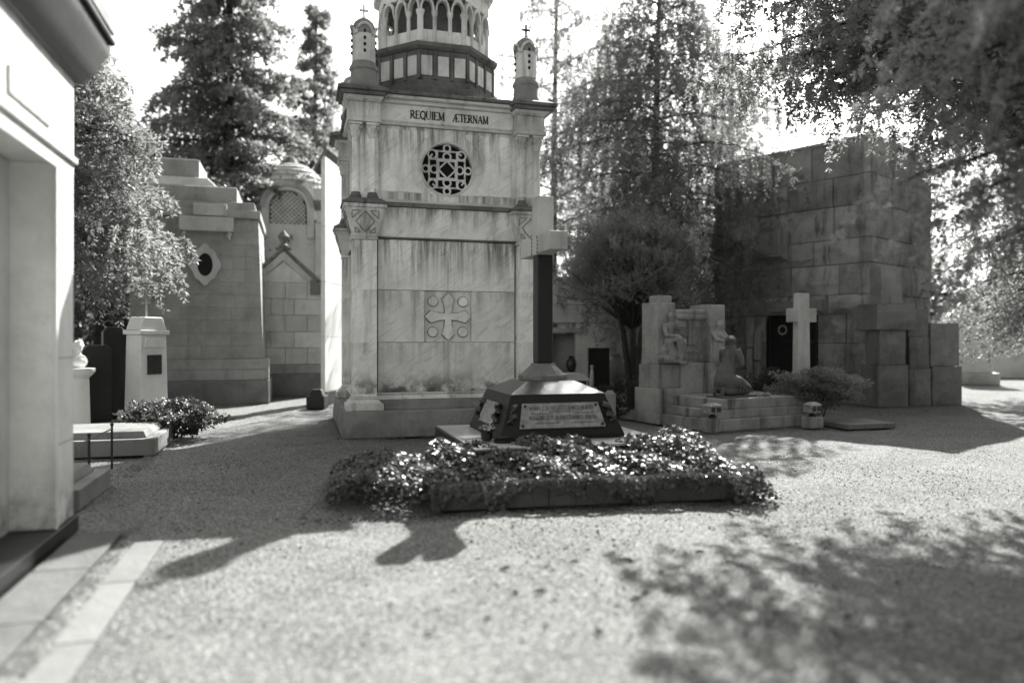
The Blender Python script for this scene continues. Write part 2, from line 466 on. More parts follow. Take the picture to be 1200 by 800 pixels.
def write(text, x0, x1, z0, h, y0, y1, weight=1.):
    out = []
    tot = sum(GL[ch][0] for ch in text)
    k = (x1 - x0) / tot
    x = x0; off = 0
    for ch in text:
        w, strokes, ser = GL[ch]
        mb = MB()
        for pts, th in strokes:
            t = (.17 if th else .085) * h * weight
            for a, b in zip(pts, pts[1:]):
                off += 1
                e = (off % 7) * 4e-5
                mb.bar((x + a[0] * k, z0 + a[1] * h), (x + b[0] * k, z0 + b[1] * h), t, y0 + e, y1)
        for sx, sz in ser:
            off += 1
            mb.bar((x + (sx - .13) * k, z0 + sz * h), (x + (sx + .13) * k, z0 + sz * h), .07 * h * weight, y0 + (off % 7) * 4e-5 + 2e-5, y1)
        if mb.v: out.append(mb)
        x += w * k
    return out

def organic(name, mb, mat, parent, voxel=.012, smooth=3, loc=None):
    """one continuous figure: overlapping limbs fused into a single skin"""
    me = mb.mesh(name + '_rough')
    o = bpy.data.objects.new(name, me); COL.objects.link(o)
    rm = o.modifiers.new('fuse', 'REMESH'); rm.mode = 'VOXEL'; rm.voxel_size = voxel
    sm = o.modifiers.new('soft', 'SMOOTH'); sm.factor = .5; sm.iterations = smooth
    dg = bpy.context.evaluated_depsgraph_get(); dg.update()
    me2 = bpy.data.meshes.new_from_object(o.evaluated_get(dg))
    bpy.data.objects.remove(o); bpy.data.meshes.remove(me)
    me2.name = name
    me2.materials.clear(); me2.materials.append(MATS[mat]); me2.shade_smooth()
    o = link(bpy.data.objects.new(name, me2), parent)
    if loc: o.location = loc
    return o

def ground_pt(px, py, z=0.):
    D = (CAMH - z) * FPX / (py - HOR)
    return Vector(((px - 600) / FPX * D, D, z))
def at(px, D, z=0.):
    return Vector(((px - 600) / FPX * D, D, z))
def zat(py, D):
    return CAMH - (py - HOR) / FPX * D

# ================================================================== THE SETTING
def relief(x, y):
    """shallow wear of the path: hollows, heel marks and raked swells, in metres"""
    x, y = np.asarray(x, float), np.asarray(y, float)
    z = .010 * np.sin(x * 1.1 + y * .7 + .6) * np.sin(y * .9 - x * .35) + .007 * np.sin(x * 2.9 - y * 1.7) * np.sin(y * 2.3 + x * 1.1)
    z += .004 * np.sin(x * 7.3 + 2 * np.sin(y * 3.1)) * np.sin(y * 6.1 + 1.5 * np.sin(x * 2.7)) + .0022 * np.sin(x * 15.1 + 2 * np.sin(y * 5)) * np.sin(y * 13.7 + x * 3)
    return 1.6 * z - .018
gx = np.concatenate([[-300, -120, -50, -25, -16], np.arange(-12, 12.01, .085), [16, 25, 50, 120, 300]])
gy = np.concatenate([[-60, -20, -6], np.arange(1.5, 18, .085), [20, 24, 32, 50, 90, 180, 400, 700]])
GX, GY = np.meshgrid(gx, gy)
fade = np.clip((19 - GY) / 3, 0, 1) * np.clip((13 - np.abs(GX)) / 2, 0, 1)
GZ_ = relief(GX, GY) * fade
nx_, ny_ = len(gx), len(gy)
vi = np.arange(nx_ * ny_).reshape(ny_, nx_)
quads = np.stack([vi[:-1, :-1], vi[:-1, 1:], vi[1:, 1:], vi[1:, :-1]], -1).reshape(-1, 4)
gm = bpy.data.meshes.new('ground')
gm.from_pydata(np.stack([GX, GY, GZ_], -1).reshape(-1, 3).tolist(), [], quads.tolist())
gm.materials.append(MATS['gravel']); gm.shade_smooth()
tag(link(bpy.data.objects.new('ground', gm)), kind='structure')

BED_O, BED_R = Vector((-.70, 6.62, 0)), R(10.5)          # ivy bed: front left corner of its kerb and direction
BU = Vector((math.cos(BED_R), math.sin(BED_R), 0)); BV = Vector((-math.sin(BED_R), math.cos(BED_R), 0))

def scatter_gravel():
    n = 210000
    D = np.sqrt(RNG.uniform(2.6 ** 2, 12.0 ** 2, n))
    X = RNG.uniform(-.74, .74, n) * D
    # clustered: keep more where low-frequency waves agree
    k = .55 + .25 * np.sin(X * 2.1 + D * 1.3) + .2 * np.sin(X * 5.3 - D * 3.9 + 1)
    rel = np.stack([X - BED_O.x, D - BED_O.y], 1)
    bu = rel @ np.array([BU.x, BU.y]); bv = rel @ np.array([BV.x, BV.y])
    ok = (RNG.random(n) < k * np.clip((12.0 - D) / 6.0, 0, 1)) & ~((bu > -.02) & (bu < 3.1) & (bv > -.01))
    X, D = X[ok], D[ok]; n = len(X)
    r = RNG.lognormal(math.log(.0044), .45, n)
    a = RNG.uniform(0, 6.28, n)
    V = np.empty((n, 4, 3, 3))
    ctr = np.stack([X, D, relief(X, D)], 1)
    cor = []
    for q in range(4):
        w = a + q * math.pi / 2 + RNG.uniform(-.4, .4, n)
        rr = r * RNG.uniform(.7, 1.35, n)
        cor.append(ctr + np.stack([np.cos(w) * rr, np.sin(w) * rr, -.001 + 0 * w], 1))
    top = ctr + np.stack([RNG.normal(0, .3, n) * r, RNG.normal(0, .3, n) * r, r * RNG.uniform(.6, 1.2, n)], 1)
    for q in range(4):
        V[:, q, 0] = cor[q]; V[:, q, 1] = cor[(q + 1) % 4]; V[:, q, 2] = top
    o = np_mesh('loose_gravel', V.reshape(-1, 3), 3, 'pebble')
    at_ = o.data.attributes.new('tone', 'FLOAT', 'POINT')
    at_.data.foreach_set('value', np.repeat(np.clip(RNG.beta(1.6, 1.9, n), 0, 1), 12).astype(np.float32))
    tag(o, 'loose pale gravel grains strewn over the path', 'gravel', kind='stuff')
scatter_gravel()

# ================================================================== MAUSOLEUM
MO, MR = Vector((-2.61, 11.37, 0)), R(16.1)
WID = 3.42
ma = empty('mausoleum', 'tall pale marble mausoleum with round tracery window, corner columns and arcaded drum', 'mausoleum', MO, MR)
C0 = WID / 2
# body core (set behind the facing so that joints read as dark lines)
MB().box(.53, WID - .53, .53, WID - .53, .4, 5.45).build('core', 'plinth_stone', ma)
MB().frus((0, WID, 0, WID, 0), (.03, WID - .03, .03, WID - .03, .42)).build('plinth', 'plinth_stone', ma, bevel=.02)
o = MB().box(.22, WID - .22, .22, WID - .22, .42, .58).build('base_course', 'plinth_stone', ma, bevel=.012)
MB().frus((.22, WID - .22, .22, WID - .22, .585), (.29, WID - .29, .29, WID - .29, .66)).box(.27, WID - .27, .27, WID - .27, .663, .69).build('base_moulding', 'marble_trim', ma, bevel=.008)

def on_side(k, mbf):
    """run a face builder on side k: 0 front, 1 left, 2 right, 3 back; front coordinates u,v -> local"""
    o = mbf
    if k == 0: return
    if k == 1: f = lambda p: (p[1], WID - p[0], p[2])
    elif k == 2: f = lambda p: (WID - p[1], p[0], p[2])
    else: f = lambda p: (WID - p[0], WID - p[1], p[2])
    o.v = [f(p) for p in o.v]

for k in (0, 1, 2, 3):
    def put(mbx, name, mat, bevel=0., smooth=False, parent=ma):
        on_side(k, mbx)
        return mbx.build(name, mat, parent, bevel=bevel, smooth=smooth)
    V0 = .30
    # facing panels of the lower storey; the middle course carries the cross panel
    for (z0, z1) in ((.692, 1.492), (2.335, 3.15)):
        for (a, b) in ((.57, C0), (C0, WID - .57)):
            put(MB().block(a + .002, b - .002, V0, V0 + .08, z0 + .002, z1 - .002, .006), 'panel', 'marble')
    for (a, b) in ((.57, 1.32), (2.10, WID - .57)):
        put(MB().block(a + .002, b - .002, V0, V0 + .08, 1.496, 2.331, .006), 'panel', 'marble')
    cp = put(MB().block(1.322, 2.098, V0 + .03, V0 + .08, 1.496, 2.331, .006), 'panel', 'marble')
    cp['label'] = 'square panel carved with a flared cross and four discs'
    cx, cz = 1.71, 1.913
    arm = [(.045, .045), (.055, .17), (.10, .28), (0, .385)]
    pol = []
    for q in range(4):
        ca, sa = math.cos(-q * math.pi / 2), math.sin(-q * math.pi / 2)
        pts = [(arm[1][0], arm[1][1]), (arm[2][0], arm[2][1]), (0, arm[3][1]), (-arm[2][0], arm[2][1]), (-arm[1][0], arm[1][1])]
        pts = [(.05, .05), (.062, .17), (.10, .285), (0, .385), (-.10, .285), (-.062, .17)]
        pts = pts[::-1]
        pol += [(cx + x * ca - z * sa, cz + x * sa + z * ca) for x, z in pts[0:]]
    pol2 = [(cx + (x - cx) * 1.0 + (.014 if x > cx + .02 else -.014 if x < cx - .02 else 0), cz + (z - cz) + (.014 if z > cz + .02 else -.014 if z < cz - .02 else 0)) for x, z in pol]
    put(MB().prism(pol2, V0 + .022, V0 + .04), 'shade_outline', 'plinth_stone', parent=cp)  # darker stone outline, painted-in shade round the edge of the cross
    o = put(MB().prism(pol, V0 - .03, V0 + .05), 'carved_cross', 'marble', bevel=.008, parent=cp)
    for sx in (-1, 1):
        for sz in (-1, 1):
            disc = MB().prism([(cx + sx * .25 + .078 * math.cos(i * math.pi / 10), cz + sz * .25 + .078 * math.sin(i * math.pi / 10)) for i in range(20)], V0 - .015, V0 + .04)
            put(disc, 'carved_disc', 'marble', bevel=.006, parent=cp)
            put(MB().ring((cx + sx * .25, cz + sz * .25), .084, .008, V0 + .026, 20, 5), 'shade_outline', 'plinth_stone', parent=cp)  # dark ring standing in for the shade round each disc
    # ledge over the panels, sloping band, black crusted string course
    put(MB().box(.5, WID - .5, .262, V0 + .1, 3.155, 3.185), 'ledge', 'crust', bevel=.008)
    put(MB().frus((.5, WID - .5, .31, .42, 3.19), (.5, WID - .5, .255, .42, 3.66)), 'band', 'marble')
    put(MB().box(.45, WID - .45, .20, .45, 3.665, 3.735), 'string_course', 'crust', bevel=.012)
    put(MB().frus((.46, WID - .46, .22, .45, 3.738), (.48, WID - .48, .34, .45, 3.80)), 'weathering', 'marble_trim')
    # upper storey wall with sunk panel outlines and the round window
    V1 = .34
    wall = MB()
    zc, rc = 4.34, .425
    x0, x1, z0, z1 = .50, WID - .50, 3.80, 4.985
    k2 = 40
    circ = [(cx + rc * math.cos(2 * math.pi * i / k2), zc + rc * math.sin(2 * math.pi * i / k2)) for i in range(k2)]
    outer = []
    for i in range(k2):
        dx, dz = math.cos(2 * math.pi * i / k2), math.sin(2 * math.pi * i / k2)
        t = min((x1 - cx) / abs(dx) if abs(dx) > 1e-6 else 9, ((z1 - zc) if dz > 0 else (zc - z0)) / abs(dz) if abs(dz) > 1e-6 else 9)
        outer.append((cx + dx * t, zc + dz * t))
    vs_ = [(x, V1, z) for x, z in outer] + [(x, V1, z) for x, z in circ] + [(x, V1 + .14, z) for x, z in circ]
    fs_ = []
    for i in range(k2):
        j = (i + 1) % k2
        fs_ += [(i, j, k2 + j, k2 + i), (k2 + i, k2 + j, 2 * k2 + j, 2 * k2 + i)]
    wall.add(vs_, fs_)
    for i in range(4):   # fill the wall corners cut by the fan
        sx, sz = ((1, 1), (-1, 1), (-1, -1), (1, -1))[i]
        X, Z = (x1 if sx > 0 else x0), (z1 if sz > 0 else z0)
        cand = [p for p in outer if (p[0] - cx) * sx > 0 and (p[1] - zc) * sz > 0]
        onx = [p for p in cand if abs(p[0] - X) < 1e-6]; onz = [p for p in cand if abs(p[1] - Z) < 1e-6]
        if onx and onz:
            p = max(onx, key=lambda q: abs(q[1] - zc)); q = max(onz, key=lambda q: abs(q[0] - cx))
            wall.add([(p[0], V1, p[1]), (X, V1, Z), (q[0], V1, q[1])], [(0, 1, 2)])
    wo_ = put(wall, 'upper_wall', 'marble')
    # raised flat panels either side, cut by the circle of the window surround
    for sx in (-1, 1):
        pts = []
        xe = cx + sx * 1.08; zb, zt = 3.93, 4.93
        Rr = .60
        a0 = math.degrees(math.asin((zb - zc) / Rr)) if abs((zb - zc) / Rr) < 1 else -40
        a0, a1 = -43, 60
        pts = [(cx + sx * Rr * math.cos(R(a0 + (a1 - a0) * i / 12)), zc + Rr * math.sin(R(a0 + (a1 - a0) * i / 12))) for i in range(13)]
        pts = [(pts[0][0], zb)] + pts + [(pts[-1][0], zt), (xe, zt), (xe, zb)]
        put(MB().prism(pts, V1 - .016, V1 + .02), 'raised_panel', 'marble', bevel=.004, parent=wo_)
    win = put(MB().ring((cx, zc), rc + .012, .02, V1 - .003, 40), 'round_window', 'marble_trim', smooth=True)
    put(MB().prism(circ, V1 + .13, V1 + .16), 'dark_opening', 'void', parent=win)
    tr = MB(); y_ = V1 + .045; w_ = .02
    for q in range(4):
        ca, sa = math.cos(q * math.pi / 2), math.sin(q * math.pi / 2)
        rt = lambda x, z: (cx + x * ca - z * sa, zc + x * sa + z * ca)
        tr.ring(rt(0, .355), .055, .0165, y_, 16)
        tr.ring(rt(0, .215), .062, .0165, y_ + .002, 16)
        tr.ring(rt(.245, .245), .072, .0165, y_ + .001, 16)
        for a, b in (((-.165, .30), (-.10, .30)), ((.10, .30), (.165, .30)), ((-.165, .30), (-.165, 0)), ((.165, .30), (.165, 0)),
                     ((.30, .19), (.30, -.19)), ((0, .145), (.145, 0)), ((-.165, .145), (.165, .145)), ((0, .30), (0, .27))):
            p, r2 = rt(*a), rt(*b)
            tr.tube([(p[0], y_, p[1]), (r2[0], y_, r2[1])], .0165, 6)
        tr.tube([(cx + (.165 * ca - .30 * sa), y_, zc + .165 * sa + .30 * ca), (cx + (.245 * ca - .245 * sa), y_, zc + .245 * sa + .245 * ca)], .0165, 6)
    put(tr, 'tracery', 'marble_trim', smooth=True, parent=win)
    # entablature between the corner blocks, with the frieze
    put(MB().box(.60, WID - .60, .285, .45, 4.99, 5.03).box(.60, WID - .60, .31, .45, 5.032, 5.06), 'architrave', 'marble_trim', bevel=.008)
    fz = put(MB().box(.60, WID - .60, .315, .45, 5.062, 5.33), 'frieze', 'marble')
    if k == 0:
        for t in write('REQUIEM', 1.09, 1.66, 5.125, .125, .305, .32) + write('\u00c6TERNAM', 1.79, 2.40, 5.125, .125, .305, .32):
            put(t, 'letter', 'letter', parent=fz)
    cn = MB().box(.60, WID - .60, .25, .45, 5.335, 5.39).box(.60, WID - .60, .16, .45, 5.393, 5.44)
    put(cn, 'cornice', 'marble_trim', bevel=.012)
    put(MB().box(.60, WID - .60, .11, .45, 5.443, 5.50), 'cornice_edge', 'crust', bevel=.012)

# corner pieces
def corner(sx, sy):
    fx = (lambda x: x) if sx == 0 else (lambda x: WID - x)
    fy = (lambda y: y) if sy == 0 else (lambda y: WID - y)
    def put(mbx, name, mat, bevel=0., smooth=False, parent=ma):
        mbx.v = [(fx(p[0]), fy(p[1]), p[2]) for p in mbx.v]
        return mbx.build(name, mat, parent, bevel=bevel, smooth=smooth)
    pb = put(MB().box(.06, .64, .06, .64, .425, .53).frus((.08, .62, .08, .62, .532), (.14, .56, .14, .56, .60)).box(.145, .555, .145, .555, .602, .635), 'pilaster_base', 'marble_trim', bevel=.01)
    put(MB().box(.165, .545, .165, .545, .638, 3.11), 'pilaster', 'marble', bevel=.012)
    put(MB().box(.15, .56, .15, .56, 3.113, 3.16), 'pilaster_cap', 'marble_trim', bevel=.008)
    co = put(MB().frus((.16, .55, .16, .55, 3.163), (.04, .67, .04, .67, 3.60)).box(.02, .69, .02, .69, 3.603, 3.66), 'corbel', 'marble_trim', bevel=.008)
    put(MB().box(.0, .71, .0, .71, 3.664, 3.70).frus((.03, .68, .03, .68, 3.702), (.10, .60, .10, .60, 3.76)), 'corbel_top', 'crust', bevel=.012)
    # incised lozenge on the corbel faces, built as thin raised fillets, darker to imitate groove shade
    for axis in (0, 1):
        lz = MB()
        def q(u, z):
            v = .16 - (z - 3.163) / .437 * .12 - .006
            return (u, v, z) if axis == 0 else (v, u, z)
        L = [(.355, 3.54), (.50, 3.39), (.355, 3.235), (.21, 3.39)]
        for i in range(4):
            lz.tube([q(*L[i]), q(*L[(i + 1) % 4])], .009, 5)
        for (a, b, c) in (((.15, 3.55), (.28, 3.55), (.15, 3.43)), ((.56, 3.55), (.43, 3.55), (.56, 3.43)), ((.2, 3.22), (.28, 3.22), (.2, 3.30)), ((.51, 3.22), (.43, 3.22), (.51, 3.30))):
            for s, t in ((a, b), (b, c), (c, a)): lz.tube([q(*s), q(*t)], .007, 5)
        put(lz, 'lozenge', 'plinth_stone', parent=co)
    # twin columns on each face plus a backing pier
    put(MB().box(.20, .56, .20, .56, 3.765, 4.985), 'pier', 'marble')
    for (cx_, cy_) in ((.215, .20), (.475, .20), (.20, .475)):
        cb = put(MB().box(cx_ - .085, cx_ + .085, cy_ - .085, cy_ + .085, 3.765, 3.80).lathe([(.083, 3.80), (.085, 3.815), (.07, 3.83), (.075, 3.845), (.062, 3.86)], (cx_, cy_), 14), 'column_base', 'crust')
        put(MB().lathe([(.060, 3.86), (.058, 4.2), (.052, 4.71)], (cx_, cy_), 14), 'column', 'marble', smooth=True)
        cap = MB().lathe([(.058, 4.712), (.06, 4.73), (.052, 4.74), (.056, 4.80), (.07, 4.86), (.085, 4.905)], (cx_, cy_), 14)
        for i in range(8):
            a = 2 * math.pi * i / 8
            for (zz, rr, dr) in ((4.745, .052, .03), (4.82, .060, .04)):
                b = a + (math.pi / 8 if zz > 4.8 else 0)
                c_, s_ = math.cos(b), math.sin(b)
                cap.tube([(cx_ + c_ * rr, cy_ + s_ * rr, zz), (cx_ + c_ * (rr + dr * .5), cy_ + s_ * (rr + dr * .5), zz + .05), (cx_ + c_ * (rr + dr), cy_ + s_ * (rr + dr), zz + .065), (cx_ + c_ * (rr + dr * 1.1), cy_ + s_ * (rr + dr * 1.1), zz + .045)], [.018, .017, .013, .007], 5)
        put(cap, 'capital', 'marble_trim', smooth=True)
        put(MB().box(cx_ - .098, cx_ + .098, cy_ - .098, cy_ + .098, 4.908, 4.945), 'abacus', 'marble_trim', bevel=.006)
    put(MB().box(.08, .60, .08, .60, 4.95, 5.02).box(.10, .595, .10, .595, 5.022, 5.26).frus((.09, .597, .09, .597, 5.262), (.02, .64, .02, .64, 5.34)), 'entablature_block', 'marble_trim', bevel=.01)
    put(MB().box(-.03, .66, -.03, .66, 5.344, 5.40).box(-.07, .70, -.07, .70, 5.403, 5.46).frus((-.05, .68, -.05, .68, 5.462), (.04, .6, .04, .6, 5.51)), 'corner_cornice', 'crust', bevel=.012)
    # pinnacle
    pc = (.355, .355)
    pn = put(MB().lathe([(.235, 5.50), (.235, 5.60), (.215, 5.64), (.205, 5.80), (.225, 5.82), (.225, 5.87), (.2, 5.90), (.19, 5.94)], pc, 20), 'pinnacle_base', 'plinth_stone', smooth=True)
    cyl = MB().lathe([(.185, 5.94), (.182, 6.38)], pc, 20)
    dome = MB().lathe([(.195, 6.38), (.197, 6.41), (.185, 6.50), (.15, 6.58), (.09, 6.635), (.03, 6.66)], pc, 20)
    pi_ = put(cyl, 'pinnacle', 'marble_trim', smooth=True)
    put(dome, 'pinnacle_dome', 'plinth_stone', smooth=True, parent=pi_)
    gb = MB()
    for i in range(4):
        a = i * math.pi / 2
        ca, sa = math.cos(a), math.sin(a)
        # four little arched gables round the cap and a column of pierced holes under each
        arcpts = arc(0, 6.36, .13, .16, 0, 180, 8)
        gb.tube([(pc[0] + ca * math.sqrt(max(.2 ** 2 - x * x, .001)) - sa * x, pc[1] + sa * math.sqrt(max(.2 ** 2 - x * x, .001)) + ca * x, z) for x, z in arcpts], .022, 6)
        for zz in (6.09, 6.19, 6.29, 6.40):
            p = Vector((pc[0] + ca * .186, pc[1] + sa * .186, zz))
            put(MB().ball(p, (.022, .022, .03), 8, 6), 'pierced_hole', 'void', parent=pi_)
    put(gb, 'arched_gable', 'marble_trim', smooth=True, parent=pi_)
    cr = MB().box(pc[0] - .014, pc[0] + .014, pc[1] - .014, pc[1] + .014, 6.64, 6.88).box(pc[0] - .07, pc[0] + .07, pc[1] - .013, pc[1] + .013, 6.775, 6.805)
    cr.box(pc[0] - .03, pc[0] + .03, pc[1] - .03, pc[1] + .03, 6.655, 6.675)
    put(cr, 'finial_cross', 'iron' if sx else 'marble_trim')
for sx in (0, 1):
    for sy in (0, 1):
        corner(sx, sy)

MB().frus((.30, WID - .30, .30, WID - .30, 5.503), (.55, WID - .55, .55, WID - .55, 5.58)).build('roof_slab', 'crust', ma)
# octagonal drum
DC = (C0, C0)
def octo(ap, rot=math.pi / 8):
    r = ap / math.cos(math.pi / 8)
    return [(DC[0] + r * math.cos(rot + i * math.pi / 4), DC[1] + r * math.sin(rot + i * math.pi / 4)) for i in range(8)]
r8 = lambda ap: ap / math.cos(math.pi / 8)
dr = MB().lathe([(r8(1.18), 5.58), (r8(1.18), 5.74), (r8(1.10), 5.78), (r8(1.10), 5.86), (r8(1.02), 5.90)], DC, 8, math.pi / 8).build('drum_base', 'crust', ma)
MB().lathe([(r8(1.0), 5.90), (r8(1.0), 6.42)], DC, 8, math.pi / 8).build('drum', 'crust', ma)
MB().lathe([(r8(1.03), 6.421), (r8(1.09), 6.46), (r8(1.10), 6.52), (r8(1.0), 6.56)], DC, 8, math.pi / 8).build('drum_cornice', 'crust', ma)
for i in range(8):
    a = i * math.pi / 4
    ca, sa = math.cos(a), math.sin(a)
    def P(t, d, z): return (DC[0] + ca * d - sa * t, DC[1] + sa * d + ca * t, z)
    for t0 in (-.285, 0, .285):
        mb = MB()
        q = MB().box(-.095, .095, 0, .03, 5.985, 6.32)
        mb.add([P(t0 + x, 1.022 - y, z) for x, y, z in q.v], q.f)
        mb.build('drum_panel', 'marble_trim', ma, bevel=.008)
        # pilaster strips between
        q = MB().box(.12, .165, -.012, .03, 5.92, 6.40)
        m2 = MB(); m2.add([P(t0 + x, 1.022 - y, z) for x, y, z in q.v], q.f)
        m2.build('drum_strip', 'crust', ma)
    # arcade: three tall arched openings per side, arches carried by slender columns
    AP = .96
    for t0 in (-.265, 0, .265):
        arch = MB()
        z0, zs, zt = 6.58, 7.10, 7.52
        hw, ho = .095, .125
        inner = arc(0, zs, hw, .20, 180, 0, 10)
        outer = [(-ho, zs)] + [(ho * math.cos(R(180 - 180 * i / 10)), zs + .26 * math.sin(R(180 - 180 * i / 10))) for i in range(1, 10)] + [(ho, zs)]
        vs_ = [P(t0 + x, AP, z) for x, z in inner] + [P(t0 + x, AP, z) for x, z in outer] + [P(t0 + x, AP - .10, z) for x, z in inner] + [P(t0 + x, AP - .10, z) for x, z in outer]
        fs_ = []
        for j in range(10):
            fs_ += [(j, j + 1, 12 + j, 11 + j), (j, 22 + j, 23 + j, j + 1), (11 + j, 12 + j, 34 + j, 33 + j)]
        arch.add(vs_, fs_)
        arch.build('arch', 'marble_trim', ma)
        sill = MB(); q = MB().box(-.105, .105, .05, .09, 6.56, 6.80); sill.add([P(t0 + x, AP - y, z) for x, y, z in q.v], q.f)
        sill.build('parapet_panel', 'marble', ma)
    for t0 in (-.3975, -.1325, .1325, .3975):
        c = P(t0, AP - .05, 0)
        MB().lathe([(.055, 6.56), (.055, 6.60), (.036, 6.62), (.034, 7.02), (.05, 7.06), (.058, 7.11)], (c[0], c[1]), 10).build('arcade_column', 'marble_trim', ma, smooth=True)
    # spandrel wall over the arches
    sp = MB(); q = MB().box(-.40, .40, .02, .10, 7.36, 7.62); sp.add([P(x, AP - y, z) for x, y, z in q.v], q.f); sp.build('spandrel', 'marble', ma)
MB().lathe([(r8(.66), 6.5), (r8(.66), 7.7)], DC, 8, math.pi / 8).build('inner_drum', 'crust', ma)
MB().lathe([(r8(1.02), 7.621), (r8(1.04), 7.70), (r8(.93), 7.74), (r8(.80), 8.0), (r8(.55), 8.28), (r8(.22), 8.5), (r8(.05), 8.55)], DC, 8, math.pi / 8).build('drum_roof', 'marble_trim', ma)

# ================================================================== CROSS MONUMENT AND IVY BED
CC, CR = Vector((.375, 9.0, 0)), R(16.1)
cm = empty('cross_monument', 'tall pale stone cross on a black shaft and dark sloping granite pedestal', 'monument', CC, CR)
ZS = .41
MB().box(-1.15, 1.15, -1.22, 1.0, .12, ZS).build('slab', 'granite_dark', cm, bevel=.012)
MB().box(-1.13, 1.13, -1.20, .98, ZS + .002, ZS + .012).build('slab_top', 'pale_slab', cm)
hb, ht = .745, .565
ZB = ZS + .014
pd = MB().box(-hb, hb, -hb, hb, ZB, ZB + .035).frus((-hb, hb, -hb, hb, ZB + .036), (-ht, ht, -ht, ht, .92)).build('pedestal', 'granite_dark', cm, bevel=.006)
MB().frus((-ht - .004, ht + .004, -ht - .004, ht + .004, .922), (-.30, .30, -.30, .30, 1.055)).build('pedestal_top', 'granite_top', cm)
MB().lathe([(.30, 1.056), (.30, 1.11), (.285, 1.125), (.265, 1.125), (.15, 1.235), (.15, 1.255)], (0, 0), 8, math.pi / 8).build('shaft_foot', 'grave_stone', cm, bevel=.006)
MB().box(-.097, .097, -.097, .097, 1.256, 2.565).build('shaft', 'granite_dark', cm, bevel=.012)
MB().box(-.105, .105, -.105, .105, 2.567, 3.27).build('cross_top', 'cross_stone', cm, bevel=.008)
for s in (-1, 1):
    y0, y1 = (.107, .58) if s > 0 else (-.58, -.107)
    MB().box(-.108, .108, y0, y1, 2.575, 2.785).build('cross_arm', 'cross_stone', cm, bevel=.008)
# chipped joints where the arms meet the post
for s in (-1, 1):
    ch = MB()
    for i in range(5):
        ch.ball((-.106, s * .108 + random.uniform(-.01, .01), 2.59 + i * .045), (.012, .014, .02), 6, 4)
    ch.build('joint_chip', 'crust', cm)
slope = math.atan2(hb - ht, .92 - ZB - .036)
def plaque(face, w0, w1, z0, z1, lines):
    """plaque lying on a sloping face: face 0 front (-y), 1 left (-x)"""
    def T(x, dz, d):
        # x along the face, dz height above pedestal foot, d out of the face
        f = (dz - ZB - .036) / (.92 - ZB - .036)
        n_ = hb + (ht - hb) * f
        yy = -(n_ + d * math.cos(slope)); zz = dz + d * math.sin(slope)
        return (x, yy, zz) if face == 0 else (yy, -x, zz)
    def put(mbx, name, mat, parent, **kw):
        mbx.v = [T(p[0], p[2], -p[1]) for p in mbx.v]
        return mbx.build(name, mat, parent, **kw)
    p = put(MB().frus((-w1, w1, -.03, -.004, z0), (-w0, w0, -.03, -.004, z1)), 'plaque', 'bronze_pale', cm, bevel=.005)
    if lines:
        t = MB()
        for q in (write('MARIA C.SA DI CASTELBARCO ALBANI', -w0 + .075, w0 - .07, z1 - .075, .040, -.0325, -.028, .75)
                  + write('RUGGERO C.TE DI CASTELBARCO ALBANI', -w0 + .065, w0 - .04, z1 - .178, .040, -.0325, -.028, .75)):
            put(q, 'letter', 'letter', p)
        for (a, b, zz) in ((-.15, .17, z1 - .10), (-.37, -.12, z1 - .122), (.14, .38, z1 - .118), (-.33, -.04, z1 - .222), (.1, .36, z1 - .224)):
            x = a
            while x < b:
                w = random.uniform(.012, .03); t.box(x, x + w, -.032, -.028, zz, zz + .011); x += w + .008
        put(t, 'small_inscription', 'letter_grey', p)['kind'] = 'stuff'
    for (x, z) in ((-w0 + .03, z1 - .03), (w0 - .03, z1 - .03), (-w1 + .04, z0 + .03), (w1 - .04, z0 + .03)):
        b = MB().ball((x, -.034, z), (.018, .012, .018), 8, 5)
        put(b, 'boss', 'bronze', p)
    # ribbon scrolls at both ends
    for s in (-1, 1):
        r_ = MB(); xs = s * (w1 + .01)
        r_.tube([(xs, -.015, z1 - .02), (xs + s * .045, -.05, z1 - .05), (xs + s * .06, -.03, z1 - .10), (xs + s * .02, -.02, z1 - .12)], [.03, .034, .03, .022], 8)
        r_.tube([(xs + s * .02, -.02, z1 - .13), (xs + s * .08, -.055, z1 - .15), (xs + s * .10, -.03, z1 - .19), (xs + s * .05, -.012, z1 - .2)], [.028, .036, .032, .02], 8)
        put(r_, 'ribbon_scroll', 'bronze', p, smooth=True)
plaque(0, .455, .515, .545, .815, True)
plaque(1, .27, .31, .55, .80, False)

# things lying on the slab
def cross_local(x, y, z):
    c, s = math.cos(CR), math.sin(CR)
    return (CC.x + x * c - y * s, CC.y + x * s + y * c, z)
fp = empty('flower_pot', 'small dark pot of pale flowers standing on the slab beside the pedestal', 'flower pot', cross_local(-.86, -.62, ZS + .013))
MB().lathe([(.035, 0), (.06, .02), (.068, .09), (.055, .105), (.05, .085)], n=14).build('pot', 'bronze', fp, smooth=True)
pt = []
for i in range(26):
    a = random.uniform(0, 6.28); r_ = random.uniform(0, .075); pt.append((r_ * math.cos(a), r_ * math.sin(a), .13 + random.uniform(0, .08)))
P_ = np.repeat(np.array(pt), 12, 0) + RNG.normal(0, .008, (26 * 12, 3))
np_mesh('bloom', diamonds(P_, RNG.normal(size=P_.shape), .026, .02), 4, 'petal', fp)
P_ = np.repeat(np.array(pt) * (1, 1, .85), 6, 0)
np_mesh('foliage', diamonds(P_, RNG.normal(size=P_.shape) + (0, 0, -.3), .05, .022), 4, 'ivy_leaf', fp)
tr_ = empty('oil_lamp', 'low dark metal dish lamp lying on the slab in front of the pot', 'lamp', cross_local(-.72, -.78, ZS + .013))
MB().lathe([(.09, 0), (.10, .012), (.10, .03), (.06, .035)], n=18).build('dish', 'iron', tr_, smooth=True)
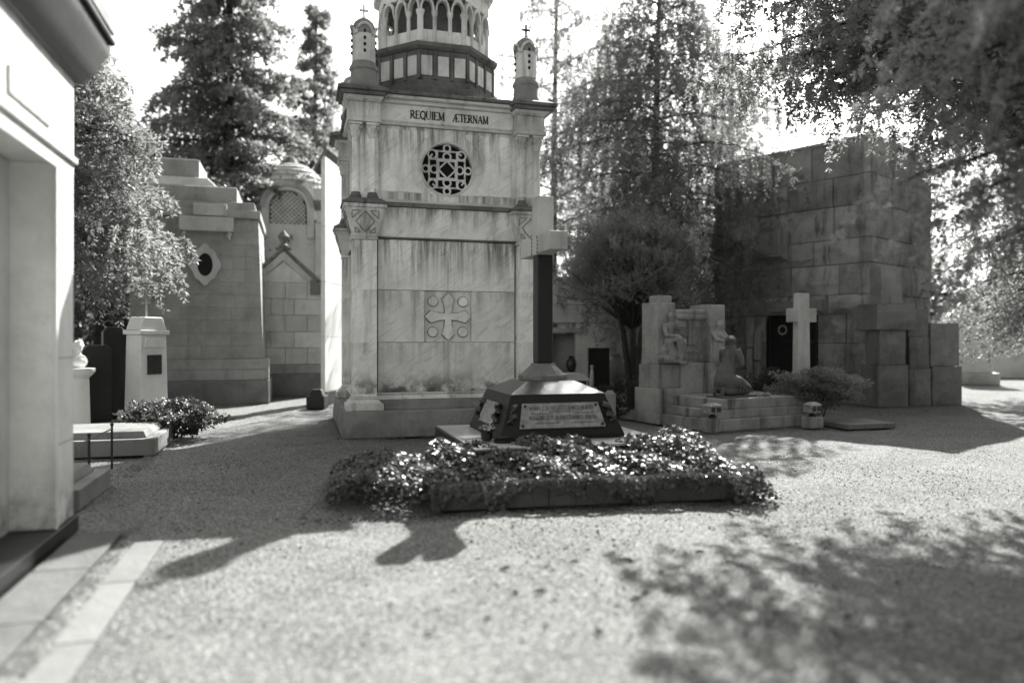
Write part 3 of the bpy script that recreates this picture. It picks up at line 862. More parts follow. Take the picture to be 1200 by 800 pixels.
MB().lathe([(.05, .036), (.08, .045), (.085, .06), (.03, .07)], n=18).build('lid', 'bronze', tr_, smooth=True)
vs2 = tag(MB().tube([(-.14, 0, .03), (0, .02, .035), (.14, .01, .028)], [.02, .032, .018], 8).build('fallen_scroll', 'bronze', None, smooth=True), 'short dark bronze scroll fallen on the slab below the front plaque', 'scroll')
vs2.location = cross_local(-.28, -.86, ZS + .013); vs2.rotation_euler = (0, 0, R(-20))
bk = tag(MB().box(-.16, .16, -.1, .1, 0, .012).build('marble_tablet', 'white_marble', None, bevel=.003), 'thin pale tablet lying flat on the sunlit slab corner', 'tablet')
bk.location = cross_local(-.93, -.30, ZS + .013); bk.rotation_euler = (0, 0, CR + .2)

# ---- ivy bed
ib = empty('ivy_bed', 'stone kerbed grave bed overgrown with glossy dark ivy in front of the cross', 'flower bed', BED_O, BED_R)
BW = 3.05
for i, (a, b) in enumerate(((0, 1.06), (1.064, 2.06), (2.064, BW))):
    MB().block(a, b, 0, .13, 0, .215 - i * .003, .012).build('kerb', 'kerb_stone', ib)
for x0 in (0, BW - .13):
    for (a, b) in ((.133, 1.2), (1.204, 2.3)):
        MB().box(x0, x0 + .13, a, b, 0, .212).build('kerb', 'kerb_stone', ib, bevel=.008)
MB().box(.132, BW - .132, .132, 2.3, .0, .17).build('soil', 'soil', ib)

IVY = [(0, -.10), (.30, -.38), (.55, -.20), (.50, .05), (.78, .22), (.42, .42), (.0, 1.0), (-.42, .42), (-.78, .22), (-.50, .05), (-.55, -.20), (-.30, -.38)]
def ivy():
    V = []
    pos, nrm, siz = [], [], []
    def add(p, n, s):
        pos.append(p); nrm.append(n); siz.append(s)
    rnd = random.random
    # mound along the front of the bed
    for i in range(8800):
        u = random.uniform(-.05, BW + .06); t = rnd()
        v = .02 + t * 1.15
        h = .21 + .20 * math.sin(min(1, t * 1.7) * math.pi * .5) + .05 * math.sin(u * 5.1 + 1) + .04 * math.sin(u * 11.3 + v * 7) + .10 * max(0, t - .45)
        if u > BW - .5: h += .05
        h *= 1 - .55 * max(0, (abs(u - BW / 2) - BW / 2 + .12) / .2)
        d = rnd() ** 2 * .12
        add((u, v, h - d), (random.gauss(0, .5), random.gauss(-.35, .5), random.gauss(.9, .35)), random.uniform(.020, .048))
    # spill over the front kerb
    for i in range(2800):
        u = random.uniform(-.02, BW + .08)
        drop = .12 + .07 * math.sin(u * 4.3) + .07 * math.sin(u * 9.7 + 2) + .05 * math.sin(u * 23 + 1)
        if u > BW - .22: drop = .3
        z = .26 - rnd() * max(.03, drop)
        add((u, -.03 - rnd() * .05 - (.10 * rnd() if u > BW - .25 else 0), max(.02, z)), (random.gauss(0, .4), random.gauss(-1, .4), random.gauss(.5, .4)), random.uniform(.020, .046))
    # right end tumbling to the ground
    for i in range(700):
        t = rnd(); a = rnd() * 1.9 - .3
        add((BW + .02 + t * .22, a * .6, max(.015, (.36 - t * .34) * rnd() ** .4)), (random.gauss(.6, .5), random.gauss(-.4, .5), random.gauss(.6, .4)), random.uniform(.024, .042))
    # big mound to the left, off the bed
    for i in range(5600):
        u = -.98 + rnd() * 1.23; t = rnd()
        v = .02 + t * 1.55 + max(0, -u - .2) * .45
        e = max(0, 1 - ((u + .32) / .70) ** 2) ** .5
        f = max(0, 1 - ((t - .45) / .62) ** 2) ** .5
        top = .40 * e * f + .03 * math.sin(u * 9 + v * 6)
        z = top * (1 - .75 * rnd() ** 2.5)
        if z < .012: continue
        add((u, v, z), (random.gauss((u + .35) * .8, .5), random.gauss(-.45 + t * .3, .5), random.gauss(.8, .35)), random.uniform(.020, .046))
    pos_, nrm_, s_ = np.array(pos), unit(np.array(nrm)), np.array(siz)
    a = unit(np.cross(nrm_, RNG.normal(size=nrm_.shape))); b = np.cross(nrm_, a)
    k = len(IVY)
    for i in range(0, k):
        pass
    verts = np.empty((len(pos_), k, 3))
    for i, (x, y) in enumerate(IVY):
        verts[:, i] = pos_ + (a * x + b * y) * s_[:, None] + nrm_ * (-.25 * abs(x) * s_[:, None])
    # fan of triangles from the leaf base keeps the fold along the rib
    c = pos_ + b * (.25 * s_[:, None])
    tri = np.empty((len(pos_), k, 3, 3))
    for i in range(k):
        tri[:, i, 0] = c; tri[:, i, 1] = verts[:, i]; tri[:, i, 2] = verts[:, (i + 1) % k]
    o = np_mesh('ivy', tri.reshape(-1, 3), 3, 'ivy_leaf', ib)
    o['kind'] = 'stuff'
    # runners on the ground
    st_ = MB()
    for i in range(16):
        u = random.uniform(-1.0, BW); x, y = u, -.02
        pts = [(u, .1, .22)]
        zz = .2
        for j in range(5):
            x += random.uniform(-.08, .08); zz = max(.012, zz - .06); y -= .012
            pts.append((x, y - .02, zz))
        st_.tube(pts, .004, 4)
    so = st_.build('ivy_stem', 'bark', ib); so['kind'] = 'stuff'
ivy()

# ================================================================== KNEELING STATUE MONUMENT (right of the mausoleum)
KO, KR = Vector((3.31, 12.2, 0)), R(27.7)
km = empty('kneeling_monument', 'stone family monument with relief wall, two figured pillars and a stepped platform', 'monument', KO, KR)
MS = 'monument_stone'
MB().box(.0, 2.62, .0, 2.6, 0, .20).build('step', MS, km, bevel=.012)
MB().box(.09, 2.5, .09, 1.8, .203, .355).build('step', MS, km, bevel=.012)
MB().box(.26, 2.42, .12, 1.9, .358, .53).build('platform', MS, km, bevel=.012)
MB().box(-.08, .16, -.02, .19, .0, .24).build('corner_block', MS, km, bevel=.01)
# left pier: plinth, die, shaft, cap
MB().box(-.04, .62, 1.33, 2.05, 0, .64).build('pier_plinth', MS, km, bevel=.012)
MB().box(.02, .52, 1.42, 2.0, .643, 1.08).build('pier_die', MS, km, bevel=.012)
MB().box(.05, .46, 1.47, 1.95, 1.083, 2.22).build('pier', MS, km, bevel=.015)
MB().box(.22, .5, 1.62, 1.95, 2.223, 2.36).build('pier_cap', MS, km, bevel=.012)
# wall with roll moulding and relief
MB().box(.46, 1.30, 1.55, 1.95, 1.10, 2.02).build('relief_wall', 'rough_dark', km)
MB().box(.463, 1.297, 1.47, 1.95, 2.022, 2.10).build('wall_coping', MS, km, bevel=.02)
MB().tube([(.47, 1.53, 1.97), (1.29, 1.53, 1.97)], .075, 12).build('roll_moulding', MS, km, smooth=True)
MB().box(.53, 1.62, 1.36, 1.95, .53, 1.10).build('altar_block', MS, km, bevel=.012)
MB().box(1.22, 1.58, 1.36, 1.95, 1.103, 2.20).build('pier', MS, km, bevel=.015)
MB().box(1.58, 1.72, 1.55, 1.95, .53, 2.0).build('back_wall', MS, km)
# relief: little cross with fringed arms over a net of rosettes
rl = MB().box(.80, .98, 1.50, 1.548, 1.42, 1.90).build('relief_cross', MS, km, bevel=.012)
for s in (-1, 1):
    for j in range(4):
        MB().box(.89 + s * (.105 + j * .036) - .014, .89 + s * (.105 + j * .036) + .014, 1.515, 1.548, 1.60, 1.78).build('relief_fringe', MS, km, bevel=.006)
nr = 0
for j in range(7):
    for i in range(8):
        x, z = .53 + i * .105, 1.17 + j * .108
        if abs(x - .89) < .13 and z > 1.38 or x > 1.2: continue
        if abs(x - .89) < .28 and 1.55 < z < 1.82: continue
        MB().ring((x + .02, z), .036, .014, 1.545, 10, 5).ring((x + .02, z), .012, .010, 1.540, 8, 5).build('relief_rosette', MS, km, smooth=True)

def limb(mb, pts, rad, n=10):
    mb.tube(pts, rad, n)
    for p, r in zip(pts, rad): mb.ball(p, r * .99, 10, 7)

def head(mb, c, r, fwd, hair=True):
    """skull, jaw, nose, brow, ears and hair round centre c looking along fwd"""
    c = Vector(c); f = Vector(fwd).normalized(); up = Vector((0, 0, 1)); sd_ = f.cross(up).normalized(); up = sd_.cross(f)
    mb.ball(c, (r * .95, r * .95, r * 1.08), 14, 10)
    mb.ball(c + f * r * .35 - up * r * .55, r * .62, 10, 8)
    mb.ball(c + f * r * .98 - up * r * .12, r * .16, 8, 6)
    mb.tube([c + f * r * .92 + up * r * .25, c + f * r * 1.05 - up * r * .16], [r * .10, r * .14], 7)
    mb.ball(c + f * r * .85 - up * r * .52, r * .20, 8, 6)
    mb.ball(c + f * r * .82 - up * r * .86, r * .17, 8, 6)
    for s in (-1, 1):
        mb.ball(c + sd_ * s * r * .92 - up * r * .08, (r * .16, r * .2, r * .25), 8, 6)
        mb.ball(c + f * r * .80 + sd_ * s * r * .34 + up * r * .16, r * .2, 8, 6)
    if hair:
        for i in range(26):
            a = random.uniform(0, 6.28); e = random.uniform(-.1, 1.4)
            d = (sd_ * math.cos(a) + f * math.sin(a)) * math.cos(e) + up * math.sin(e)
            if d.dot(f) > .55 and d.dot(up) < .45: continue
            mb.ball(c + d * r * .98, r * random.uniform(.18, .28), 8, 6)
        mb.ball(c - f * r * .95 + up * r * .1, r * .46, 10, 8)

def hand(mb, wrist, d, palm_n, s=1.):
    """palm, four unequal bent fingers and a thumb leaving the side of the palm"""
    w = Vector(wrist); d = Vector(d).normalized(); n_ = Vector(palm_n).normalized(); a = d.cross(n_).normalized()
    mb.ball(w + d * .045 * s, (.035 * s, .03 * s, .045 * s), 8, 6)
    for i, L in enumerate((.070, .080, .075, .058)):
        b = w + d * .075 * s + a * (i - 1.5) * .019 * s
        mb.tube([b, b + d * L * .55 * s + n_ * .004, b + d * L * s + n_ * .016 * s], [.0095 * s, .009 * s, .007 * s], 7)
    t = w + d * .025 * s - a * .03 * s
    mb.tube([t, t + (d * .5 - a * .7 + n_ * .3).normalized() * .035 * s, t + (d * .8 - a * .5 + n_ * .4).normalized() * .062 * s], [.011 * s, .010 * s, .008 * s], 7)

def kneeling():
    m = MB()
    # facing +x; sitting back on the heels, hands raised in prayer, head turned to the relief
    limb(m, [(-.16, 0, .27), (-.12, 0, .40), (-.07, 0, .53), (-.03, 0, .66), (.0, 0, .76)], [.165, .155, .125, .135, .12], 14)
    m.ball((-.19, -.075, .27), (.115, .10, .125)); m.ball((-.19, .075, .27), (.115, .10, .125))
    m.ball((.0, 0, .735), (.10, .165, .075), 14, 9)
    limb(m, [(.0, 0, .78), (.015, 0, .86)], [.058, .05])
    for s in (-1, 1):
        limb(m, [(-.13, s * .085, .27), (.10, s * .095, .22), (.36, s * .085, .105)], [.125, .115, .085], 12)      # thigh under the robe
        limb(m, [(.36, s * .085, .085), (.10, s * .085, .075), (-.20, s * .085, .07)], [.08, .078, .055], 10)       # shin
        limb(m, [(-.22, s * .085, .075), (-.30, s * .085, .11), (-.325, s * .085, .05), (-.335, s * .085, .015)], [.045, .044, .038, .026], 9)   # foot on its toes
        for i in range(5):
            m.tube([(-.335, s * .085 + (i - 2) * .014, .02), (-.30, s * .085 + (i - 2) * .015, .010)], [.010, .008], 6)
        limb(m, [(.0, s * .165, .75), (.03, s * .205, .64), (.055, s * .20, .55)], [.062, .055, .048], 10)
        limb(m, [(.055, s * .20, .55), (.15, s * .12, .60), (.225, s * .035, .67)], [.046, .038, .027], 10)
        hand(m, (.235, s * .022, .68), (.25, -s * .05, 1), (0, -s, 0), .95)
    # robe filling between thighs and shins, hem spreading round the knees
    m.ball((.14, 0, .11), (.27, .145, .10), 16, 10)
    m.ball((-.05, 0, .15), (.22, .15, .13), 16, 10)
    # long folds of cloth
    for i in range(9):
        y = -.14 + i * .035
        m.tube([(-.12 - .03 * math.cos(i), y, .50 + .03 * math.sin(i * 2)), (-.285 + .02 * abs(i - 4), y * 1.15, .30), (-.20, y * 1.25, .13)], [.018, .03, .022], 6)
    for s in (-1, 1):
        for i in range(5):
            m.tube([(-.10 + i * .07, s * (.17 + .01 * i), .36 - i * .045), (.06 + i * .07, s * .185, .20 - i * .02), (.02 + i * .09, s * .185, .04)], [.012, .018, .014], 6)
        m.tube([(-.10, s * .05, .78), (-.15, s * .03, .62), (-.185, s * .02, .45)], [.012, .018, .02], 6)
    head(m, (.03, .01, .945), .088, (.72, .60, -.2))
    return m
kx, ky = .86, .48
sx_, sy_ = math.cos(KR) * kx - math.sin(KR) * ky, math.sin(KR) * kx + math.cos(KR) * ky
ks = empty('kneeling_statue', 'dark weathered stone statue of a praying woman kneeling on the platform', 'statue', (KO.x + sx_, KO.y + sy_, .53), R(36))
organic('figure', kneeling(), 'statue_stone', ks, .009, 2, (0, 0, .035))
rk = MB()
rk.box(-.42, .50, -.20, .20, .0, .028)
for i in range(18):
    rk.ball((random.uniform(-.38, .46), random.uniform(-.19, .19), .025), (random.uniform(.03, .06), .04, .02), 7, 5)
organic('rock_base', rk, 'statue_stone', ks, .014, 2)
fl = empty('stone_flowers', 'heap of pale carved flowers in front of the kneeling statue', 'flowers', (ks.location.x + .60, ks.location.y + .06, .53))
for i in range(9):
    MB().ball((random.uniform(-.12, .14), random.uniform(-.09, .09), .03 + random.uniform(0, .03)), random.uniform(.025, .038), 8, 6).build('bloom', 'monument_stone', fl, smooth=True)

def seated():
    m = MB()   # facing -y, seated on a rock, one knee drawn up, chin to hand
    limb(m, [(0, 0, .42), (0, -.01, .55), (.0, -.02, .68)], [.11, .095, .10], 12)
    m.ball((0, -.02, .72), (.14, .08, .06), 12, 8); limb(m, [(0, -.02, .75), (0, -.03, .80)], [.04, .036])
    head(m, (0, -.05, .88), .072, (.3, -1, -.25))
    limb(m, [(-.06, -.02, .42), (.05, -.20, .47), (.13, -.17, .24), (.14, -.15, .06)], [.085, .07, .055, .035], 10)
    limb(m, [(.07, 0, .42), (.18, -.18, .40), (.22, -.14, .22), (.23, -.12, .05)], [.08, .068, .055, .035], 10)
    for x, y in ((.14, -.19), (.23, -.16)): limb(m, [(x, y + .03, .03), (x + .02, y - .06, .025)], [.034, .024], 8)
    limb(m, [(-.14, -.02, .71), (-.16, -.10, .54), (-.03, -.18, .52)], [.045, .04, .028], 9)
    limb(m, [(.14, -.02, .71), (.16, -.14, .58), (.06, -.18, .70)], [.045, .04, .026], 9)
    hand(m, (-.03, -.18, .52), (1, -.2, .1), (0, 0, -1), .8); hand(m, (.06, -.18, .70), (-.4, 0, 1), (0, 1, 0), .8)
    m.ball((-.02, .03, .26), (.19, .13, .14), 10, 8); m.ball((-.08, .0, .10), (.20, .16, .10), 10, 8); m.ball((.1, .02, .05), (.18, .2, .05), 10, 8)
    for i in range(6): m.tube([(-.12 + i * .04, -.10, .40), (-.10 + i * .045, -.15, .22), (-.14 + i * .05, -.12, .05)], [.014, .02, .015], 6)
    return m
se = organic('relief_figure', seated(), 'monument_stone', km, .009, 2, (.31, 1.46, 1.085))
def angel():
    m = MB()   # half figure leaning out of the pier with a child below
    m.ball((0, .02, .50), (.13, .09, .12), 12, 8); limb(m, [(0, -.01, .58), (0, -.02, .63)], [.045, .04])
    head(m, (.02, -.03, .71), .075, (.3, -1, -.5))
    limb(m, [(-.13, 0, .55), (-.12, -.10, .42), (.03, -.12, .40)], [.048, .042, .03], 9); limb(m, [(.13, 0, .55), (.15, -.10, .44), (.05, -.13, .46)], [.048, .042, .03], 9)
    hand(m, (.03, -.12, .40), (1, 0, .2), (0, 1, 0), .8); hand(m, (.05, -.13, .46), (-1, 0, .2), (0, 1, 0), .8)
    for i in range(22):
        a = math.pi * i / 21; m.ball((.17 * math.cos(a), .03, .68 + .17 * math.sin(a)), (.035, .03, .04), 7, 5)
    limb(m, [(0, .02, .42), (0, .03, .22), (.0, .03, .05)], [.11, .12, .13], 10)
    limb(m, [(.02, -.02, .22), (.16, -.08, .20)], [.075, .07], 10)
    for x in (.04, .15):
        for y in (-.05,): limb(m, [(x, y, .18), (x, y, .08), (x + .01, y, .0)], [.035, .026, .02], 8)
    limb(m, [(.17, -.09, .22), (.22, -.12, .30)], [.05, .045], 8); m.ball((.24, -.13, .31), (.06, .045, .045), 8, 6)
    return m
organic('relief_figure', angel(), 'monument_stone', km, .009, 2, (1.40, 1.36, 1.115))

def grave_lantern(name_label, loc, rz):
    e = empty('grave_lantern', name_label, 'lantern', loc, rz)
    MB().lathe([(.07, 0), (.07, .02), (.035, .04), (.035, .07)], n=10).build('foot', 'bronze', e)
    MB().box(-.12, .12, -.09, .09, .07, .20).build('case', 'bronze_pale', e, bevel=.006)
    for x in (-.06, .06): MB().box(x - .045, x + .045, -.095, -.0905, .095, .175).build('pane', 'bronze', e)
    MB().frus((-.14, .14, -.11, .11, .201), (-.05, .05, -.04, .04, .25)).build('lid', 'bronze_pale', e, bevel=.006)
    return e
grave_lantern('small bronze lantern on the front corner block of the kneeling statue platform', (KO.x + .02, KO.y + .09, .242), KR)
p = at(952, 12.9)
gl2 = grave_lantern('small pale topped lantern at the far right end of the platform front', (p.x, p.y, .2), KR)
q = MB().box(-.14, .14, -.12, .12, 0, .198).build('lantern_block', MS, None, bevel=.01)
q.location = (p.x, p.y, 0); q.rotation_euler = (0, 0, KR)
tag(q, 'squat stone block carrying the lantern at the right end of the platform', 'stone block')

# ================================================================== DARK BLOCK CHAPEL (right)
DO, DR = Vector((5.59, 20.5, 0)), math.atan2(17.2 - 20.5, 8.38 - 5.59)
DW, DH, DD = 4.32, 6.28, 3.6
dk = empty('block_chapel', 'massive flat roofed chapel of rough dark stone blocks with a bronze door', 'chapel', DO, DR)
MB().box(.12, DW - .12, .12, DD - .12, .0, DH - .1).build('core', 'void', dk)
rows = [(0, .75), (.75, 1.45), (1.45, 2.15), (2.15, 2.62), (2.62, 3.35), (3.35, 3.95), (3.95, 4.75), (4.75, 5.45), (5.45, DH)]
door = (1.55, 3.0, 2.62)            # x0, x1, top
for ri, (z0, z1) in enumerate(rows):
    cuts = [0]
    while cuts[-1] < DW - .9:
        cuts.append(cuts[-1] + random.uniform(.75, 1.6))
    cuts = [c for c in cuts if c < DW - .5] + [DW]
    if z0 < 2.1:
        cuts = [0, random.uniform(.6, .95), door[0], door[1], random.uniform(3.6, 3.85), DW]
    elif z0 < 2.6:
        cuts = [0, 1.15, 3.25, DW]
    for a, b in zip(cuts, cuts[1:]):
        if z0 < 2.1 and a >= door[0] - .01 and b <= door[1] + .01: continue
        y0 = random.uniform(-.03, .01)
        if z0 in (2.15,) and 1 < a < 2: y0 = -.09
        MB().rough(a + .008, b - .008, y0, .3, z0 + .008, z1 - .008, random.uniform(.03, .06), .035).build('stone_block', 'rough_mid' if z0 < .7 else 'rough_dark', dk)
    # right flank and left flank
    c2 = [0]
    while c2[-1] < DD - .9: c2.append(c2[-1] + random.uniform(.8, 1.5))
    c2 = [c for c in c2 if c < DD - .5] + [DD]
    for side in (0, 1):
        for a, b in zip(c2, c2[1:]):
            m_ = MB().rough(a + .008, b - .008, random.uniform(-.03, .01), .3, z0 + .008, z1 - .008, random.uniform(.03, .06), .035)
            if side: m_.v = [(DW - y, x, z) for x, y, z in m_.v]
            else: m_.v = [(y, DD - x, z) for x, y, z in m_.v]
            m_.build('stone_block', 'rough_dark', dk)
MB().box(.05, DW - .05, .05, DD - .05, DH + .002, DH + .10).build('roof_slab', 'rough_dark', dk, bevel=.02)
# protruding block at the left edge, half way up
MB().block(-.32, .02, -.10, .7, 3.0, 4.55, .04, .01).build('stone_block', 'rough_dark', dk)
# relief tablet of overlapping plates over the door
tb = MB().block(1.30, 2.25, -.16, .1, 3.55, 4.25, .02).build('tablet', 'rough_mid', dk)
MB().block(1.52, 2.12, -.25, -.08, 3.70, 4.42, .02).build('tablet_plate', 'rough_mid', tb)
MB().block(1.46, 2.18, -.29, -.14, 3.63, 3.69, .012).build('tablet_ledge', 'rough_mid', tb)
MB().block(1.2, 3.2, -.20, -.06, 2.22, 2.50, .02).build('lintel', 'rough_mid', dk)
dd = MB().box(1.60, 2.95, .18, .22, .05, 2.12).build('door', 'iron', dk)
for x in (1.62, 2.88): MB().box(x, x + .06, .12, .178, .05, 2.12).build('door_frame', 'bronze', dd)
MB().box(1.68, 2.87, .12, .178, 1.45, 1.52).build('door_frame', 'bronze', dd)
for i in range(9):
    z = .3 + i * .125
    MB().box(1.72, 2.84, .13, .176, z, z + .035).build('door_slat', 'bronze_pale', dd)
MB().ring((2.0, 1.78), .11, .035, .15, 16).build('door_ornament', 'bronze_pale', dd, smooth=True)
MB().box(2.2, 2.3, .14, .176, 1.62, 1.95).box(2.12, 2.38, .141, .176, 1.77, 1.83).build('door_ornament', 'bronze_pale', dd)
# vertical jamb stones beside the door (light worn edges)
for i, (x, w, z0, z1) in enumerate(((1.12, .18, .05, .62), (1.33, .2, .05, .95), (1.12, .17, .66, 1.3), (1.33, .18, 1.0, 1.75), (1.12, .19, 1.34, 2.1))):
    MB().rough(x, x + w, -.17, -.02, z0, z1, .03, .02).build('jamb_stone', 'rough_mid', dk)
# low annex of big blocks to the right of the flank
ax = empty('block_annex', 'low wall of big grey stone blocks stepping down beside the dark chapel', 'wall', (8.35, 17.0, 0), R(12))
for (a, b, y0, z0, z1) in ((-.05, .72, -.25, 0, .95), (.0, .68, -.22, .96, 1.75), (-.12, .9, -.27, 1.76, 2.35), (.05, .6, -.2, 2.36, 3.2),
                           (.92, 1.5, -.05, 0, .85), (.95, 1.48, -.02, .86, 1.6), (.9, 1.45, -.03, 1.61, 2.25), (1.55, 2.35, -.05, 0, .9), (1.52, 2.3, -.02, .91, 1.92)):
    MB().rough(a, b, y0, .8, z0, z1, .05, .035).build('stone_block', 'rough_mid', ax)

# ================================================================== STONE CROSS, CLIPPED BUSH, SLABS right
p = at(939, 14.2)
sc_ = empty('stone_cross', 'pale stone latin cross rising behind the clipped bush near the bronze door', 'cross', (p.x, p.y, 0), R(8))
MB().box(-.26, .26, -.2, .2, 0, .5).build('base', 'pale_block', sc_, bevel=.01)
MB().frus((-.135, .135, -.10, .10, .502), (-.115, .115, -.09, .09, 2.42)).build('post', 'pale_block', sc_, bevel=.012)
for s in (-1, 1):
    MB().box(min(s * .118, s * .27), max(s * .118, s * .27), -.085, .085, 1.87, 2.13).build('arm', 'pale_block', sc_, bevel=.012)

def leaf_bush(name, label, cat, loc, rx, ry, rz, zc, n, L, W, mat, group=None, stems=7):
    e = empty(name, label, cat, loc, 0, group)
    d = unit(RNG.normal(size=(n, 3)))
    rad = RNG.uniform(.55, 1.02, n) ** .6
    lump = 1 + .26 * np.sin(d[:, 0] * 5 + loc[0]) * np.sin(d[:, 1] * 6 + 1) + .20 * np.sin(d[:, 2] * 7 + loc[1] + d[:, 0] * 5)
    P = d * (rad * lump)[:, None] * (rx, ry, rz) + (0, 0, zc)
    P[:, 2] = np.maximum(P[:, 2], .02)
    o = np_mesh('foliage', diamonds(P, d + RNG.normal(0, .7, (n, 3)), L * RNG.uniform(.7, 1.2, n), W * RNG.uniform(.7, 1.2, n)), 4, mat, e)
    o['kind'] = 'stuff'
    m = MB()
    for i in range(stems):
        a = 6.28 * i / stems + random.random()
        m.tube([(.06 * math.cos(a), .06 * math.sin(a), 0), (rx * .3 * math.cos(a), ry * .3 * math.sin(a), zc * .7), (rx * .75 * math.cos(a), ry * .75 * math.sin(a), zc + rz * .35)], [.02, .013, .006], 5)
    m.build('stem', 'bark', e)['kind'] = 'stuff'
    return e
p = at(958, 13.6)
leaf_bush('clipped_bush', 'broad clipped bush with small pale leaves in front of the stone cross', 'bush', (p.x, p.y, 0), .74, .5, .30, .66, 8000, .06, .032, 'bush_leaf')
p = at(905, 14.6)
leaf_bush('low_shrub', 'dark low shrub growing before the bronze door', 'bush', (p.x, p.y, 0), .45, .4, .4, .5, 4000, .06, .028, 'broad_dark')
p = at(1012, 13.0)
gs = tag(MB().box(-.55, .45, -.25, .5, 0, .09).build('grave_slab', 'grave_stone', None, bevel=.01), 'low grey grave slab right of the clipped bush', 'grave slab')
gs.location = p; gs.rotation_euler = (0, 0, R(15))

# ================================================================== LEFT ROW
LR = R(16.1)
LU = Vector((math.cos(LR), math.sin(LR), 0)); LV = Vector((-math.sin(LR), math.cos(LR), 0))
# near white chapel at the left edge: corner at LO, its lit front faces +x local; runs toward the camera along -y local
LO = Vector((-3.53, 5.95, 0))
nc = empty('white_chapel', 'near white rendered tomb chapel with dark plinth and heavy cornice at the left edge', 'chapel', LO, LR)
MB().box(-2.4, .03, -4.6, .03, 0, .13).build('plinth', 'granite_dark', nc, bevel=.01)
MB().box(-2.35, -.36, -4.55, -.003, .132, 3.62).build('wall', 'plaster', nc)
MB().box(-.358, 0, -.46, -.001, .134, 2.86).build('corner_pier', 'plaster', nc, bevel=.006)
MB().box(-.358, 0, -4.5, -2.2, .134, 2.86).build('corner_pier', 'plaster', nc, bevel=.006)
MB().box(-.358, .001, -4.5, -.001, 2.862, 3.62).build('frieze', 'plaster', nc)
MB().box(-.355, -.30, -2.19, -.462, .134, 2.85).build('niche_back', 'plaster', nc)
MB().box(.002, .016, -1.42, -.62, 3.08, 3.26).build('bronze_plate', 'bronze_pale', nc, bevel=.004)
cq = MB()
prof = [(.0, 3.622), (.06, 3.64), (.10, 3.70), (.14, 3.76), (.17, 3.84), (.20, 3.90), (.22, 3.96), (.22, 4.1), (-.4, 4.1), (-.4, 3.622)]
k = len(prof)
cq.add([(x, -4.8, z) for x, z in prof] + [(x, .02 + max(0, x) * .9, z) for x, z in prof], [tuple(range(k)), tuple(range(2 * k - 1, k - 1, -1))] + [((i + 1) % k, i, k + i, k + (i + 1) % k) for i in range(k)])
cq.build('cornice', 'granite_top', nc, smooth=True)
MB().box(-2.4, .25, -4.8, .22, 4.103, 4.2).build('roof_slab', 'grave_stone', nc)
MB().box(.002, .02, -.50, -.455, .134, 2.82).build('niche_moulding', 'plaster', nc, bevel=.006)
MB().box(.002, .02, -2.2, -.455, 2.822, 2.862).build('niche_moulding', 'plaster', nc, bevel=.006)
MB().box(.002, .03, -4.5, .02, 2.95, 3.0).build('string_moulding', 'plaster', nc, bevel=.01)
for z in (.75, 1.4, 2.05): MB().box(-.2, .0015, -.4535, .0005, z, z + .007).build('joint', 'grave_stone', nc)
MB().tube([(.235, -4.6, 4.03), (.235, -1, 4.04), (.235, .2, 4.03)], .028, 8).build('gutter', 'iron', nc, smooth=True)
# pavement strip of pale flagstones along the chapel
for i in range(5):
    f_ = MB().box(.55 + random.uniform(-.012, .012), .75 + random.uniform(-.012, .012), -.5 - (i + 1) * .98, -.5 - i * .98 - .012, -.03, .006 + random.uniform(-.003, .004)).build('flagstone', 'sidewalk_stone', None, bevel=.004)
    f_.location = LO + Vector((0, 0, .0)); f_.rotation_euler = (0, 0, LR)
    tag(f_, ('farthest', 'second farthest', 'middle', 'second nearest', 'nearest')[i] + ' pale flagstone of the strip along the white chapel', 'flagstone', 'flagstones along the white chapel')
def strip_loc(x, y, z=0.):
    return LO + LU * x + LV * y + Vector((0, 0, z))

for i in range(5):
    f_ = MB().box(.06, .40, -.2 - (i + 1) * .98, -.2 - i * .98 - .012, 0, .03).build('footing_stone', 'kerb_stone', None, bevel=.006)
    f_.location = LO; f_.rotation_euler = (0, 0, LR)
    tag(f_, ('farthest', 'second farthest', 'middle', 'second nearest', 'nearest')[i] + ' grey footing stone at the plinth of the white chapel', 'paving stone', 'footing stones of the white chapel')
